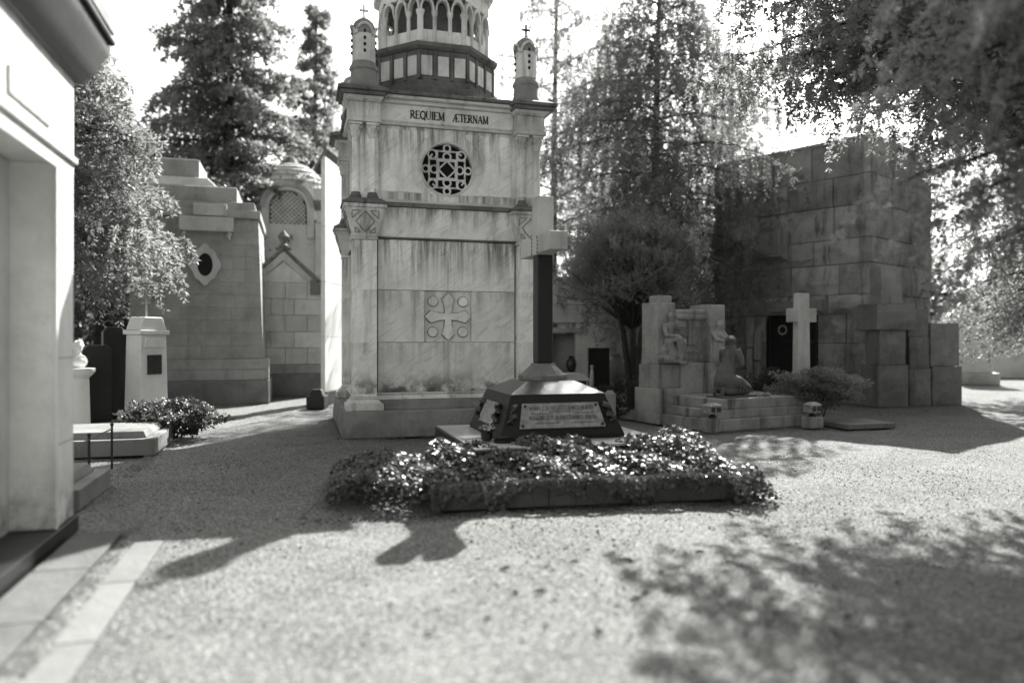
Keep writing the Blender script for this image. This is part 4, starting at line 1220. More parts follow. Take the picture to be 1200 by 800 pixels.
# battered grey tomb with oval window
TO = ground_pt(150, 474.5)
TO = Vector((-8.9, 17.0, 0))
bt = empty('battered_tomb', 'grey ashlar tomb with sloping walls, oval window and stepped top', 'tomb', TO, LR)
bt.scale = (1, 1, 1.13)
TW = 3.05
def tilt(z): return .04 * z
for side in (0, 1):
    for (z0, z1, y, mt) in ((0, .5, -.12, 'grave_stone'), (.502, .72, -.06, 'grey_tomb'), (.722, .95, -.02, 'grey_tomb')):
        m_ = MB().box(-.1, TW + .1, y, .4, z0, z1) if side == 0 else MB().box(TW - .3, TW - y, -y + .002, 3.2, z0 + .001, z1 - .001)
        m_.build('base_course', mt, bt, bevel=.012)
nz = 11
for i in range(nz):
    z0, z1 = .955 + i * .27, .955 + (i + 1) * .27
    cuts = [0, 1.15, 2.3, TW] if i % 2 else [0, .7, 1.62, TW]
    for a, b in zip(cuts, cuts[1:]):
        a2, b2 = a, b
        if i in (6, 7, 8):        # leave room for the oval window
            if a < 1.62 < b: b2 = min(b, 1.42)
            if a < 1.98 < b or (a < 1.62 and b > 1.98): 
                if b > 1.98:
                    MB().frus((1.98, b - (tilt(z0) if b == TW else .0015), tilt(z0), .4, z0 + .0015), (1.98, b - (tilt(z1) if b == TW else .0015), tilt(z1), .4, z1 - .0015)).build('ashlar', 'grey_tomb', bt, bevel=.003)
            if a >= 1.40 and b <= 2.0: continue
            if b2 - a2 < .1 or (a2 >= 1.42 and a2 < 1.98): continue
            if a2 < 1.42 and b2 > 1.42: b2 = 1.42
        MB().frus((a2 + (tilt(z0) if a == 0 else .0015), b2 - (tilt(z0) if b2 == TW else .0015), tilt(z0), .4, z0 + .0015),
                  (a2 + (tilt(z1) if a == 0 else .0015), b2 - (tilt(z1) if b2 == TW else .0015), tilt(z1), .4, z1 - .0015)).build('ashlar', 'grey_tomb', bt, bevel=.003)
    # flank
    for a, b in ((.41, 1.6), (1.605, 3.0)):
        MB().frus((TW - .4, TW - tilt(z0), a, b, z0 + .0015), (TW - .4, TW - tilt(z1), a, b, z1 - .0015)).build('ashlar', 'grey_tomb', bt, bevel=.003)
MB().box(.3, TW - .3, .38, 3.0, .9, 4.2).build('core', 'grey_tomb', bt)
# oval window: scalloped frame round a dark oval
ow = (1.70, 2.93)
MB().prism([(ow[0] + .19 * math.cos(i * math.pi / 12), ow[1] + .26 * math.sin(i * math.pi / 12)) for i in range(24)], .085, .095).build('dark_opening', 'void', bt)
MB().box(1.38, 2.02, .10, .4, 2.5, 3.4).build('window_panel', 'grey_tomb', bt)
fr_ = MB(); kk = 48
inn = [(ow[0] + .17 * math.cos(2 * math.pi * i / kk), ow[1] + .24 * math.sin(2 * math.pi * i / kk)) for i in range(kk)]
oo = []
for i in range(kk):
    a = 2 * math.pi * i / kk
    w = 1 + .07 * math.cos(4 * a) + .06 * math.cos(8 * a)
    oo.append((ow[0] + .32 * w * math.cos(a), ow[1] + .40 * w * math.sin(a)))
vs_ = [(x, .05, z) for x, z in inn] + [(x, .03, z) for x, z in oo] + [(x, .26, z) for x, z in inn] + [(x, .26, z) for x, z in oo]
fs_ = []
for i in range(kk):
    j = (i + 1) % kk
    fs_ += [(i, j, kk + j, kk + i), (kk + i, kk + j, 3 * kk + j, 3 * kk + i), (i, 2 * kk + i, 2 * kk + j, j)]
fr_.add(vs_, fs_); fr_.build('window_frame', 'pale_block', bt, smooth=True, bevel=.01)
# cornice, name block and stepped top
MB().box(.1, TW - .1, .0, 3.0, 3.93, 4.10).build('cornice', 'grey_tomb', bt, bevel=.02)
MB().box(1.15, 2.35, -.12, .3, 3.62, 3.92).build('name_block', 'pale_block', bt, bevel=.02)
MB().box(1.45, 2.2, -.08, .3, 3.94, 4.2).build('name_crest', 'pale_block', bt, bevel=.03)
for x in (1.2, 2.2): MB().tube([(x + .05, -.02, 3.62), (x + .05, -.08, 3.55), (x + .05, -.02, 3.46)], [.05, .06, .04], 8).build('bracket', 'pale_block', bt, smooth=True)
MB().frus((.2, TW - .2, .1, 3.0, 4.102), (.25, TW - .25, .15, 2.9, 4.28)).build('top_step', 'grey_tomb', bt, bevel=.02)
MB().box(.35, 2.4, .3, 2.8, 4.283, 4.62).build('top_step', 'grey_tomb', bt, bevel=.03)
MB().frus((.3, 1.95, .4, 2.6, 4.623), (.55, 1.7, .6, 2.4, 4.85)).build('top_step', 'pale_block', bt, bevel=.03)
MB().box(.6, 1.5, .7, 2.3, 4.853, 5.25).build('top_step', 'grey_tomb', bt, bevel=.03)

# gabled pale tomb
GO = at(295, 19.6)
gt = empty('gabled_tomb', 'pale ashlar tomb front with a steep carved gable beside the battered tomb', 'tomb', (GO.x, GO.y, 0), LR)
GW = 1.78
MB().box(-.02, GW + .02, -.06, 2.5, 0, .62).build('plinth', 'grave_stone', gt, bevel=.02)
MB().box(-.01, GW + .01, -.03, 2.5, .623, .86).build('dado', 'grey_tomb', gt, bevel=.015)
for i in range(16): 
    MB().ring((.08 + i * .108, .745), .036, .012, -.035, 10, 5).build('carved_ring', 'grey_tomb', gt, smooth=True)
for i in range(5):
    z0, z1 = .865 + i * .44, .865 + (i + 1) * .44
    cuts = [0, .48, 1.08, GW] if i % 2 else [0, .3, .85, 1.42, GW]
    for a, b in zip(cuts, cuts[1:]):
        MB().block(a + .004, b - .004, .0, 2.4, z0 + .004, z1 - .004, .008).build('ashlar', 'pale_block', gt)
GZ = .865 + 5 * .44
apex = 3.92
MB().prism([(.15, GZ + .003), (GW - .25, GZ + .003), (.80, apex - .3)], .02, 2.4).build('tympanum', 'pale_block', gt)
for s, (xa, xb) in ((0, (-.06, .80)), (1, (GW - .1, .80))):
    L = [(xa, GZ + .0), (xb, apex), (xb, apex - .26), (xa + (.22 if s == 0 else -.22), GZ + .0)]
    MB().prism(L, -.03, .3).build('raking_cornice', 'pale_block', gt, bevel=.012)
    for t in range(9):
        f_ = (t + .6) / 9.6
        MB().ring((xa + (xb - xa) * f_ + (.07 if s == 0 else -.07), GZ + (apex - GZ) * f_ - .08), .035, .014, -.036, 9, 5).build('carved_ring', 'pale_block', gt, smooth=True)
    MB().prism([(xa - (.12 if s == 0 else -.12), GZ + .06), (xb, apex + .10), (xb, apex + .02), (xa, GZ + .0)], -.1, 2.5).build('roof_slope', 'crust', gt)
MB().lathe([(.10, apex + .06), (.13, apex + .14), (.06, apex + .2), (.12, apex + .30), (.16, apex + .38), (.1, apex + .46), (.03, apex + .55)], (.80, .1), 12).build('finial_urn', 'crust', gt, smooth=True)
fs = MB().box(.60, 1.0, -.02, .22, apex + .02, apex + .08); fs.build('finial_base', 'crust', gt)
MB().box(1.50, GW, -.1, .2, 2.75, 3.15).build('corner_block', 'crust', gt, bevel=.02)

# domed chapel behind
HO = at(306, 23.5)
dm = empty('domed_chapel', 'small chapel with scaled stone dome and latticed arched window behind the gabled tomb', 'chapel', (HO.x, HO.y, 0), LR)
HW = 2.15
MB().box(.12, HW, .06, 2.2, 0, 5.25).build('wall', 'pale_block', dm)
wz = 5.75
ai = arc(.82, wz, .58, .58, 180, 0, 20); ao = arc(.82, wz, .85, .85, 180, 0, 20); am = arc(.82, wz, .70, .70, 180, 0, 20)
def archband(i_, o_, y0, y1, name, mat):
    m_ = MB(); k_ = len(i_)
    m_.add([(x, y0, z) for x, z in i_] + [(x, y0, z) for x, z in o_] + [(x, y1, z) for x, z in i_] + [(x, y1, z) for x, z in o_],
           sum([[(j, j + 1, k_ + j + 1, k_ + j), (j, 2 * k_ + j, 2 * k_ + j + 1, j + 1), (k_ + j, k_ + j + 1, 3 * k_ + j + 1, 3 * k_ + j)] for j in range(k_ - 1)], []))
    return m_.build(name, mat, dm)
archband(ai, am, -.05, .3, 'arch_ring', 'pale_block')
archband([(x * 1.0, z) for x, z in am], ao, -.12, .3, 'arch_hood', 'grey_tomb')
MB().prism([(x, z) for x, z in ai] + [(1.4, 5.25), (.24, 5.25)], .25, .3).build('dark_opening', 'void', dm)
for s in (.02, 1.41): MB().box(s, s + .22, -.06, .3, 4.8, wz - .002).build('jamb', 'pale_block', dm, bevel=.01)
lat = 0
for i in range(-9, 14):
    for s in (1, -1):
        x = .24 + i * .14
        a, b = (x, 5.28), (x + s * 1.05, 5.28 + 1.05)
        # clip the bar to the arch
        pts = []
        for t in range(41):
            f_ = t / 40; xx, zz = a[0] + (b[0] - a[0]) * f_, a[1] + (b[1] - a[1]) * f_
            if .26 < xx < 1.38 and (zz < wz or (xx - .82) ** 2 + (zz - wz) ** 2 < .56 ** 2): pts.append((xx, zz))
        if len(pts) > 2:
            MB().bar(pts[0], pts[-1], .05, .14 + (.012 if s > 0 else 0), .17 + (.012 if s > 0 else 0)).build('lattice_bar', 'pale_block', dm)
# dome: eight courses of overlapping stone scales
dcx, dcy = .95, 1.62
MB().lathe([(1.18, 5.8), (1.2, 6.15)], (dcx, dcy), 16).build('dome_base', 'pale_block', dm)
for i in range(9):
    a0, a1 = R(i * 9.4), R((i + 1) * 9.4)
    r0, r1 = 1.22 * math.cos(a0) , 1.22 * math.cos(a1)
    z0, z1 = 6.1 + 1.45 * math.sin(a0), 6.1 + 1.45 * math.sin(a1)
    n_ = 18
    for j in range(n_):
        t0, t1 = 2 * math.pi * (j + .5 * (i % 2)) / n_, 2 * math.pi * (j + 1 + .5 * (i % 2)) / n_
        if math.sin((t0 + t1) / 2) > .45: continue
        m_ = MB(); e = .012
        def Q(r, t, z): return (dcx + r * math.cos(t), dcy + r * math.sin(t), z)
        m_.add([Q(r0 + .05, t0 + e, z0), Q(r0 + .05, t1 - e, z0), Q(r1 + .005, t1 - e, z1), Q(r1 + .005, t0 + e, z1), Q(r0 - .02, t0 + e, z0), Q(r0 - .02, t1 - e, z0), Q(r1 - .03, t1 - e, z1), Q(r1 - .03, t0 + e, z1)],
               [(0, 1, 2, 3), (7, 6, 5, 4), (0, 4, 5, 1), (1, 5, 6, 2), (2, 6, 7, 3), (3, 7, 4, 0)])
        m_.build('dome_scale', 'pale_block', dm)
MB().lathe([(1.17 * math.cos(R(q)), 6.1 + 1.40 * math.sin(R(q))) for q in range(0, 90, 10)] + [(.2, 7.51), (.1, 7.7), (.02, 7.8)], (dcx, dcy), 16).build('dome_core', 'grey_tomb', dm)
# corner pilaster with capital
MB().box(1.66, 2.1, -.1, .2, 3.6, 5.3).build('pilaster', 'pale_block', dm, bevel=.012)
MB().box(1.70, 2.06, -.13, .2, 5.302, 5.7).build('pilaster', 'pale_block', dm, bevel=.012)
MB().frus((1.66, 2.1, -.16, .2, 5.702), (1.58, 2.18, -.22, .2, 6.0)).build('capital', 'crust', dm, bevel=.02)
MB().box(1.6, 2.16, -.2, .2, 6.003, 6.4).build('entablature', 'pale_block', dm, bevel=.015)

# tall white slab wall between the gabled tomb and the mausoleum
WO = at(381, 17.4)
ws = empty('white_slab_tomb', 'tall narrow white marble wall tomb with dark coping left of the mausoleum', 'tomb', (WO.x, WO.y, 0), R(-4))
MB().box(-.14, .04, -.04, 1.9, 0, .3).build('plinth', 'granite_dark', ws, bevel=.01)
MB().box(-.10, .0, 0, 1.8, .302, 5.85).build('wall', 'white_marble', ws, bevel=.004)
MB().prism([(-.24, 5.5), (.05, 6.02), (.05, 6.1), (-.28, 5.52)], -.05, 1.85).build('coping', 'crust', ws)
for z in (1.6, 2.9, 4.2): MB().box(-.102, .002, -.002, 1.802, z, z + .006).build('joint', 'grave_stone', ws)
wb = tag(MB().box(-.2, .2, -.2, .2, 0, .28).frus((-.16, .16, -.16, .16, .283), (-.1, .1, -.1, .1, .42)).build('kerb_post', 'granite_dark', None, bevel=.012), 'squat dark stone post at the foot of the white slab tomb', 'stone post')
wb.location = at(372, 16.6)

# ---- graves in the left row
def slab_grave(name, label, loc, w, d, h, mat, rim=.12):
    e = empty(name, label, 'grave', loc, LR)
    MB().box(0, w, 0, d, 0, h).build('base', mat, e, bevel=.012)
    MB().frus((rim, w - rim, rim, d - rim, h + .002), (rim + .05, w - rim - .05, rim + .05, d - rim - .05, h + .09)).build('cover', mat, e, bevel=.012)
    return e
g1c = ground_pt(165, 548)
slab_grave('slab_grave', 'dark low slab grave beside the far corner of the white chapel', strip_loc(-1.9, .75), 1.75, 1.15, .20, 'grave_stone')
slab_grave('slab_grave', 'grey slab grave in front of the white stele', strip_loc(-2.1, 4.1), 2.0, 1.5, .22, 'grave_stone')
# white stele
so = at(182, 12.6)
st_ = empty('white_stele', 'white marble stele with dark plaque and a thin cross on top', 'gravestone', (so.x - .15, so.y, 0), R(68))
MB().box(-.42, .42, -.30, .30, 0, .35).build('base', 'white_marble', st_, bevel=.012)
MB().frus((-.34, .34, -.22, .22, .353), (-.31, .31, -.20, .20, 1.62)).build('stele', 'white_marble', st_, bevel=.012)
MB().box(-.36, .36, -.24, .24, 1.623, 1.70).build('cornice', 'white_marble', st_, bevel=.012)
MB().prism([(-.33, 1.703), (.33, 1.703), (.22, 1.92), (-.22, 1.92)], -.2, .2).build('pediment', 'white_marble', st_, bevel=.02)
MB().prism([(-.26, 1.4), (.26, 1.4), (.22, 1.58), (-.22, 1.58)], -.235, -.20).build('carved_panel', 'white_marble', st_, bevel=.02)
MB().box(-.17, .17, -.235, -.205, .95, 1.28).build('plaque', 'bronze', st_, bevel=.005)
MB().box(-.014, .014, -.014, .014, 1.922, 2.42).box(-.10, .10, -.013, .013, 2.24, 2.27).build('cross', 'bronze_pale', st_)
st_.scale = (.84, .84, 1.0)
# planting in front of it
p = at(205, 11.6)
fb = leaf_bush('flowering_shrub', 'bushy plants with pale blooms at the foot of the white stele', 'plant', (p.x - .05, p.y, 0), .66, .5, .24, .32, 4200, .08, .04, 'broad_dark')
bl = unit(RNG.normal(size=(150, 3))); bl[:, 2] = np.abs(bl[:, 2])
bp = np.repeat(bl * (.66, .52, .27) + (0, 0, .34), 10, 0) + RNG.normal(0, .014, (1500, 3))
np_mesh('bloom', diamonds(bp, RNG.normal(size=bp.shape), .035, .025), 4, 'petal', fb)['kind'] = 'stuff'
# bust on a column
p = at(90, 11.4)
bu_ = empty('bust_column', 'pale bust on a round column half hidden by the white chapel', 'bust', (p.x, p.y, 0), R(60))
MB().lathe([(.24, 0), (.24, .12), (.19, .15), (.17, .95), (.22, 1.0), (.26, 1.05), (.26, 1.1)], n=18).build('column', 'white_marble', bu_, smooth=True)
m_ = MB(); m_.ball((0, 0, 1.20), (.17, .11, .12), 12, 8); limb(m_, [(0, 0, 1.24), (0, -.01, 1.34)], [.06, .055]); head(m_, (0, -.02, 1.44), .085, (0, -1, -.1))
organic('bust', m_, 'white_marble', bu_, .012, 3)
# dark upright gravestones between bust and stele
for (px, D, w, h, lab) in ((113, 12.0, .42, 1.45, 'dark upright gravestone standing next to the bust column'), (133, 12.5, .34, 1.75, 'tall narrow dark gravestone just left of the white stele'), (125, 14.5, .9, 1.2, 'broad dark gravestone at the back of the left row')):
    p = at(px, D)
    e = empty('dark_gravestone', lab, 'gravestone', (p.x, p.y, 0), R(40), 'dark gravestones in the left row')
    MB().box(-w * .65, w * .65, -.2, .2, 0, .2).build('base', 'grave_stone', e, bevel=.01)
    MB().prism([(-w / 2, .203), (w / 2, .203), (w / 2, h - .08), (w * .3, h), (-w * .3, h), (-w / 2, h - .08)], -.09, .09).build('stone', 'granite_dark', e, bevel=.01)
# iron grave railing: posts and rail
gr = empty('grave_railing', 'thin iron railing with slender posts round the near slab grave', 'railing', strip_loc(-1.3, 1.2), LR)
for (x, y) in ((.0, 0), (.0, .9), (.0, 1.9)):
    MB().tube([(x + .9, y, 0), (x + .9, y, .52)], .014, 6).ball((x + .9, y, .53), .022, 7, 5).build('post', 'iron', gr)
MB().tube([(.9, 0, .48), (.9, 1.9, .48)], .009, 5).build('rail', 'iron', gr)

# ================================================================== SMALL TOMBS BEYOND, between mausoleum and statue monument
NO = at(634, 20.5)
nw = empty('niche_tomb', 'pale stone wall tomb with a shadowed niche beyond the black shaft', 'tomb', (NO.x, NO.y, 0), R(6))
MB().box(0, .32, 0, .8, 0, 2.0).build('wall', 'pale_block', nw, bevel=.01)
MB().box(.98, 2.9, 0, .8, 0, 1.85).build('wall', 'pale_block', nw, bevel=.01)
MB().box(.322, .978, .35, .8, 0, 1.7).build('niche_back', 'grey_tomb', nw)
MB().box(.322, .978, 0, .348, 0, .55).build('niche_sill', 'pale_block', nw)
MB().box(-.05, 2.95, -.06, .8, 2.003, 2.25).build('cornice', 'pale_block', nw, bevel=.015)
MB().box(.98, 2.9, .01, .8, 1.853, 2.0).build('wall', 'pale_block', nw)
MB().box(.3, 1.2, -.1, .8, 1.72, 1.86).build('niche_lintel', 'grey_tomb', nw, bevel=.01)
MB().box(-.05, 1.5, .1, .8, 2.253, 3.3).build('upper_wall', 'pale_block', nw, bevel=.01)
MB().box(1.5, 2.95, .2, .8, 2.253, 2.7).build('upper_wall', 'pale_block', nw, bevel=.01)
URN = [(.09, 0), (.10, .03), (.06, .06), (.12, .16), (.16, .28), (.13, .40), (.06, .46), (.07, .5), (.09, .52)]
p = at(671, 20.5)
u1 = tag(MB().lathe(URN, n=14).build('bronze_urn', 'bronze', None, smooth=True), 'dark bronze urn standing in the niche of the wall tomb', 'urn'); u1.location = (p.x - .02, p.y + .18, .553)
p = at(662, 14.9)
sq = empty('sarcophagus', 'small dark sarcophagus with pale lid behind the cross pedestal', 'sarcophagus', (p.x, p.y, 0), R(16))
MB().box(-.35, .35, -.3, .3, 0, .72).build('chest', 'granite_dark', sq, bevel=.012)
MB().frus((-.42, .42, -.36, .36, .722), (-.3, .3, -.24, .24, .86)).build('lid', 'pale_slab', sq, bevel=.01)
p = at(701, 16.6)
ds = empty('dark_stele', 'dark rectangular stele with small pale figure relief beyond the pedestal', 'gravestone', (p.x, p.y, 0), R(10))
MB().box(-.3, .3, -.12, .12, 0, .2).build('base', 'grave_stone', ds)
MB().box(-.25, .25, -.06, .06, .203, 1.35).build('slab', 'granite_dark', ds, bevel=.01)
m_ = MB(); limb(m_, [(-.19, -.09, .35), (-.18, -.10, .6), (-.17, -.09, .85)], [.05, .055, .04], 8); m_.ball((-.17, -.1, .93), .045, 8, 6); m_.ball((-.1, -.1, .4), (.06, .05, .08), 8, 6)
organic('relief_figure', m_, 'pale_block', ds, .012, 2)
p = at(722, 17.2)
aph = empty('amphora_grave', 'tall grey amphora on a low pale block beside the dark stele', 'amphora', (p.x, p.y, 0), 0)
MB().box(-.34, .34, -.3, .3, 0, .40).build('block', 'pale_slab', aph, bevel=.01)
MB().lathe([(.1, .402), (.16, .46), (.24, .66), (.25, .82), (.2, 1.0), (.10, 1.1), (.09, 1.16), (.13, 1.19)], n=16).build('amphora', 'grave_stone', aph, smooth=True)
p = at(715, 13.3)
sp_ = tag(MB().box(-.09, .09, -.09, .09, 0, .55).frus((-.09, .09, -.09, .09, .552), (-.05, .05, -.05, .05, .62)).build('stone_bollard', 'monument_stone', None, bevel=.01), 'short grey stone bollard at the right corner behind the pedestal', 'bollard'); sp_.location = p
p = at(734, 14.6)
leaf_bush('undergrowth_shrub', 'dark tangled shrub round the foot of the yew', 'bush', (p.x, p.y, 0), .5, .5, .35, .38, 3600, .06, .028, 'broad_dark')
# pale wall far right
pw = at(1088, 30)
fw = empty('pale_far_wall', 'long pale rendered boundary wall far off at the right edge', 'wall', (pw.x, pw.y, 0), R(-6))
for i in range(4): MB().box(i * 4.0 + .01, i * 4.0 + 3.99, 0, .4, 0, 1.75).build('wall_bay', 'pale_block', fw)
MB().box(-.05, 16.05, -.06, .46, 1.753, 1.86).build('coping', 'pale_slab', fw)
p = at(1135, 25.5)
ft = empty('white_far_tomb', 'white block tomb far off right of the dark chapel', 'tomb', (p.x, p.y, 0), R(-20))
MB().box(-.8, .8, -.6, .6, 0, .4).build('base', 'pale_block', ft, bevel=.02)
MB().box(-.6, .6, -.5, .5, .403, 2.3).build('body', 'white_marble', ft, bevel=.02)
MB().frus((-.7, .7, -.6, .6, 2.303), (-.3, .3, -.25, .25, 2.8)).build('roof', 'white_marble', ft, bevel=.02)

# ================================================================== TREES
def lerp(a, b, t): return a + (b - a) * t
def conifer(name, label, loc, H, r0, Lmax, nb, hmin, droop, hang, mat, dens, L, W, group=None, az=None, tw=(.35, .9), rise=.25, sparse=1., shape=1., low=1.):
    """trunk, limbs that rise then droop, side twigs and hanging strands closely set with needles"""
    e = empty(name, label, 'tree', loc, random.uniform(0, 6), group)
    if az is not None: e.rotation_euler = (0, 0, 0)
    tr = MB()
    lean = (random.uniform(-.25, .25), random.uniform(-.25, .25))
    tp = [(lean[0] * (i / 8) ** 2, lean[1] * (i / 8) ** 2, H * i / 8) for i in range(9)]
    tr.tube(tp, [r0 * (1 - .9 * i / 8) + .012 for i in range(9)], 9)
    S0, S1 = [], []
    for b in range(nb):
        f = hmin + (1 - hmin) * ((b + random.random()) / nb)
        z = H * f
        a = az[0] + random.random() * (az[1] - az[0]) if az else b * 2.4 + random.uniform(-.4, .4)
        Lb = Lmax * max(.12, (1 - ((f - hmin) / (1 - hmin)) ** shape)) * random.uniform(.7, 1.1) * min(1, low + (f - hmin) * 4)
        d = Vector((math.cos(a), math.sin(a), 0)); sd2 = Vector((-d.y, d.x, 0))
        k = max(4, int(Lb / .28))
        pts = []
        bend = random.uniform(-.25, .25)
        for i in range(k + 1):
            t = i / k
            pts.append(Vector((lean[0] * f * f, lean[1] * f * f, z)) + d * Lb * t + sd2 * bend * Lb * t * t + Vector((0, 0, Lb * (rise * t - droop * t * t))))
        pts = [p + Vector((random.gauss(0, .02), random.gauss(0, .02), random.gauss(0, .02))) for p in pts]
        tr.tube(pts, [max(.006, r0 * .26 * (1 - f * .6) * (1 - .9 * i / k)) for i in range(k + 1)], 5)
        for i in range(1, k + 1):
            t = i / k
            p = pts[i]; q = pts[i - 1]
            if t > .15: S0.append(q); S1.append(p)
            if random.random() > sparse: continue
            for s in (-1, 1):
                Lt = random.uniform(*tw) * (1.15 - .6 * t) * min(1, .4 + Lb / 2)
                dv = (d * .55 + sd2 * s + Vector((0, 0, random.uniform(-.35, .15)))).normalized()
                m1 = p + dv * Lt * .5; m2 = p + dv * Lt + Vector((0, 0, -hang * Lt * .45))
                S0 += [p, m1]; S1 += [m1, m2]
                for hh in (m1, m2):
                    h1 = hh + Vector((random.gauss(0, .05), random.gauss(0, .05), -hang * Lt * random.uniform(.35, .9)))
                    S0.append(hh); S1.append(h1)
                    for _ in range(2):
                        c = lerp(hh, h1, random.random()); S0.append(c); S1.append(c + Vector((random.gauss(0, .10), random.gauss(0, .10), -random.uniform(.04, .18))) * (Lt / .6))
    tr.build('trunk', 'bark', e, smooth=True)
    V = needle_quads([tuple(x) for x in S0], [tuple(x) for x in S1], dens, L, W)
    np_mesh('crown', V, 4, mat, e)['kind'] = 'stuff'
    return e

p = at(766, 20.5)
conifer('weeping_conifer', 'dark weeping conifer with drooping limbs behind the yew and statue monument', (p.x, p.y, 0), 11.9, .20, 3.6, 86, .20, .52, 1.8, 'needle_dark', 56, .11, .026, shape=6, tw=(.4, 1.0))
p = at(648, 26)
conifer('slender_conifer', 'slender open conifer with bare lower trunk right behind the mausoleum', (p.x, p.y, 0), 16, .17, 3.0, 54, .34, .30, 1.7, 'needle_mid', 34, .13, .026, sparse=.9, shape=5)
p = at(858, 29)
conifer('hazy_conifer', 'thin distant conifer seen above the dark chapel left corner', (p.x, p.y, 0), 12.5, .18, 3.4, 54, .15, .5, 1.5, 'needle_mid', 30, .15, .034, shape=4)
p = at(705, 33)
conifer('distant_conifer', 'pale distant conifer filling the gap between the two weeping conifers', (p.x, p.y, 0), 15.5, .2, 3.4, 44, .25, .45, 1.5, 'needle_mid', 22, .17, .038, shape=4)
p = at(366, 31)
conifer('sparse_conifer', 'loose narrow conifer rising between the dome and the mausoleum', (p.x, p.y, 0), 15.6, .2, 2.9, 76, .12, .25, .7, 'needle_mid', 26, .22, .08, shape=1.5)
p = at(268, 26)
conifer('broad_conifer', 'tall dense conifer behind the battered tomb', (p.x, p.y, 0), 18.5, .3, 3.9, 110, .08, .35, .8, 'needle_mid', 28, .22, .085, shape=1.8)

def broad_tree(name, label, loc, H, r0, blobs, n_cl, per, L, W, mat, hang=.4):
    """trunk with forking limbs; leaf clumps spread unevenly through overlapping crown masses"""
    e = empty(name, label, 'tree', loc, 0)
    tr = MB()
    tr.tube([(0, 0, 0), (.05, .02, H * .3), (-.05, .05, H * .6), (.05, 0, H * .95)], [r0, r0 * .8, r0 * .5, r0 * .15], 9)
    C, D = [], []
    for (bx, by, bz, rx, ry, rz) in blobs:
        zs = min(bz - .3, H * .55) * random.uniform(.6, .9)
        tr.tube([(0, .02, zs), (bx * .5, by * .5, (zs + bz) / 2 + .1), (bx, by, bz)], [r0 * .4, r0 * .25, r0 * .1], 6)
        k = int(n_cl * rx * rz)
        d = unit(RNG.normal(size=(k, 3))); rad = RNG.uniform(.45, 1.05, k)[:, None] ** .5
        c = d * rad * (rx, ry, rz) + (bx, by, bz)
        C.append(c); D.append(d)
        for i in range(0, k, 5): tr.tube([tuple(lerp(np.array((bx * .6, by * .6, bz - .5)), c[i], .45) + RNG.normal(0, .15, 3)), tuple(lerp(np.array((bx, by, bz)), c[i], .8) + RNG.normal(0, .08, 3)), tuple(c[i])], [r0 * .05, r0 * .035, .005], 4)
    tr.build('trunk', 'bark', e, smooth=True)
    C, D = np.concatenate(C), np.concatenate(D)
    P = np.repeat(C, per, 0) + RNG.normal(0, 1, (len(C) * per, 3)) * (.15, .15, .13)
    Dv = np.repeat(D, per, 0) * .8 + RNG.normal(0, .7, P.shape) + (0, 0, -hang)
    np_mesh('crown', diamonds(P, Dv, L * RNG.uniform(.6, 1.2, len(P)), W * RNG.uniform(.6, 1.2, len(P))), 4, mat, e)['kind'] = 'stuff'
    return e
p = at(70, 14.0)
conifer('pale_cedar', 'pale cedar with soft drooping sprays over the left graves', (p.x, p.y, 0), 7.8, .2, 2.15, 70, .36, .38, 1.0, 'needle_pale', 46, .13, .042, shape=2.4, tw=(.4, .9), low=.62)
p = at(120, 21)
broad_tree('dark_evergreen', 'dark evergreen tree closing the view behind the pale cedar', (p.x, p.y, 0), 8, .3,
           [(0, 0, 3.2, 2.6, 1.6, 2.4), (1.6, .5, 5.0, 2.0, 1.6, 1.8), (-1.5, 0, 6, 2.2, 1.6, 2.0), (3.0, .5, 4.6, 1.3, 1.2, 1.5)], 40, 40, .13, .065, 'broad_dark')

def yew():
    p = at(741, 16.2)
    e = empty('yew_tree', 'rounded bushy yew with upswept shoots and thin dark trunk', 'tree', (p.x, p.y, 0), 0)
    tr = MB()
    for i in range(4):
        a = i * 1.57 + .5
        tr.tube([(.07 * math.cos(a), .07 * math.sin(a), 0), (.10 * math.cos(a), .10 * math.sin(a), .7), (.28 * math.cos(a), .28 * math.sin(a), 1.7), (.8 * math.cos(a + .3), .8 * math.sin(a + .3), 2.9)], [.07, .06, .04, .012], 7)
    tr.tube([(0, 0, 0), (.02, 0, 1.2), (0, .03, 2.4), (.05, 0, 3.6)], [.085, .075, .05, .015], 8)
    n = 3300
    d = unit(RNG.normal(size=(n, 3)))
    d[:, 2] = np.where(d[:, 2] < -.38, -d[:, 2], d[:, 2])
    lump = 1 + .14 * np.sin(d[:, 0] * 5 + 1) * np.cos(d[:, 2] * 5 + .5) + .16 * np.sin(d[:, 1] * 8 + d[:, 2] * 7 + d[:, 0] * 4)
    rad = RNG.uniform(.35, 1.0, n) ** .45 * lump
    c = d * rad[:, None] * (1.5, 1.35, 1.30) + (0, 0, 2.78)
    dirv = unit(d * .8 + (0, 0, .75) + RNG.normal(0, .35, (n, 3)))
    ln = RNG.uniform(.18, .42, n)[:, None]
    S0, S1 = c - dirv * ln * .3, c + dirv * ln * .7
    for i in range(0, n, 14):
        tr.tube([(0, 0, 1.75 + .8 * max(0, d[i, 2])), tuple(c[i] * (.5, .5, .5) + np.array((0, 0, 1.1 + RNG.normal(0, .15)))), tuple(S0[i])], [.016, .010, .004], 4)
    tr.build('trunk', 'bark', e, smooth=True)
    # forked side shoots
    f0 = np.repeat(S0 + (S1 - S0) * .45, 3, 0); fd = unit(np.repeat(dirv, 3, 0) + RNG.normal(0, .6, (3 * n, 3)))
    f1 = f0 + fd * RNG.uniform(.08, .18, (3 * n, 1))
    V = needle_quads(np.concatenate([S0, f0]), np.concatenate([S1, f1]), 70, .05, .014, .9, .8)
    np_mesh('crown', V, 4, 'yew_needle', e)['kind'] = 'stuff'
yew()

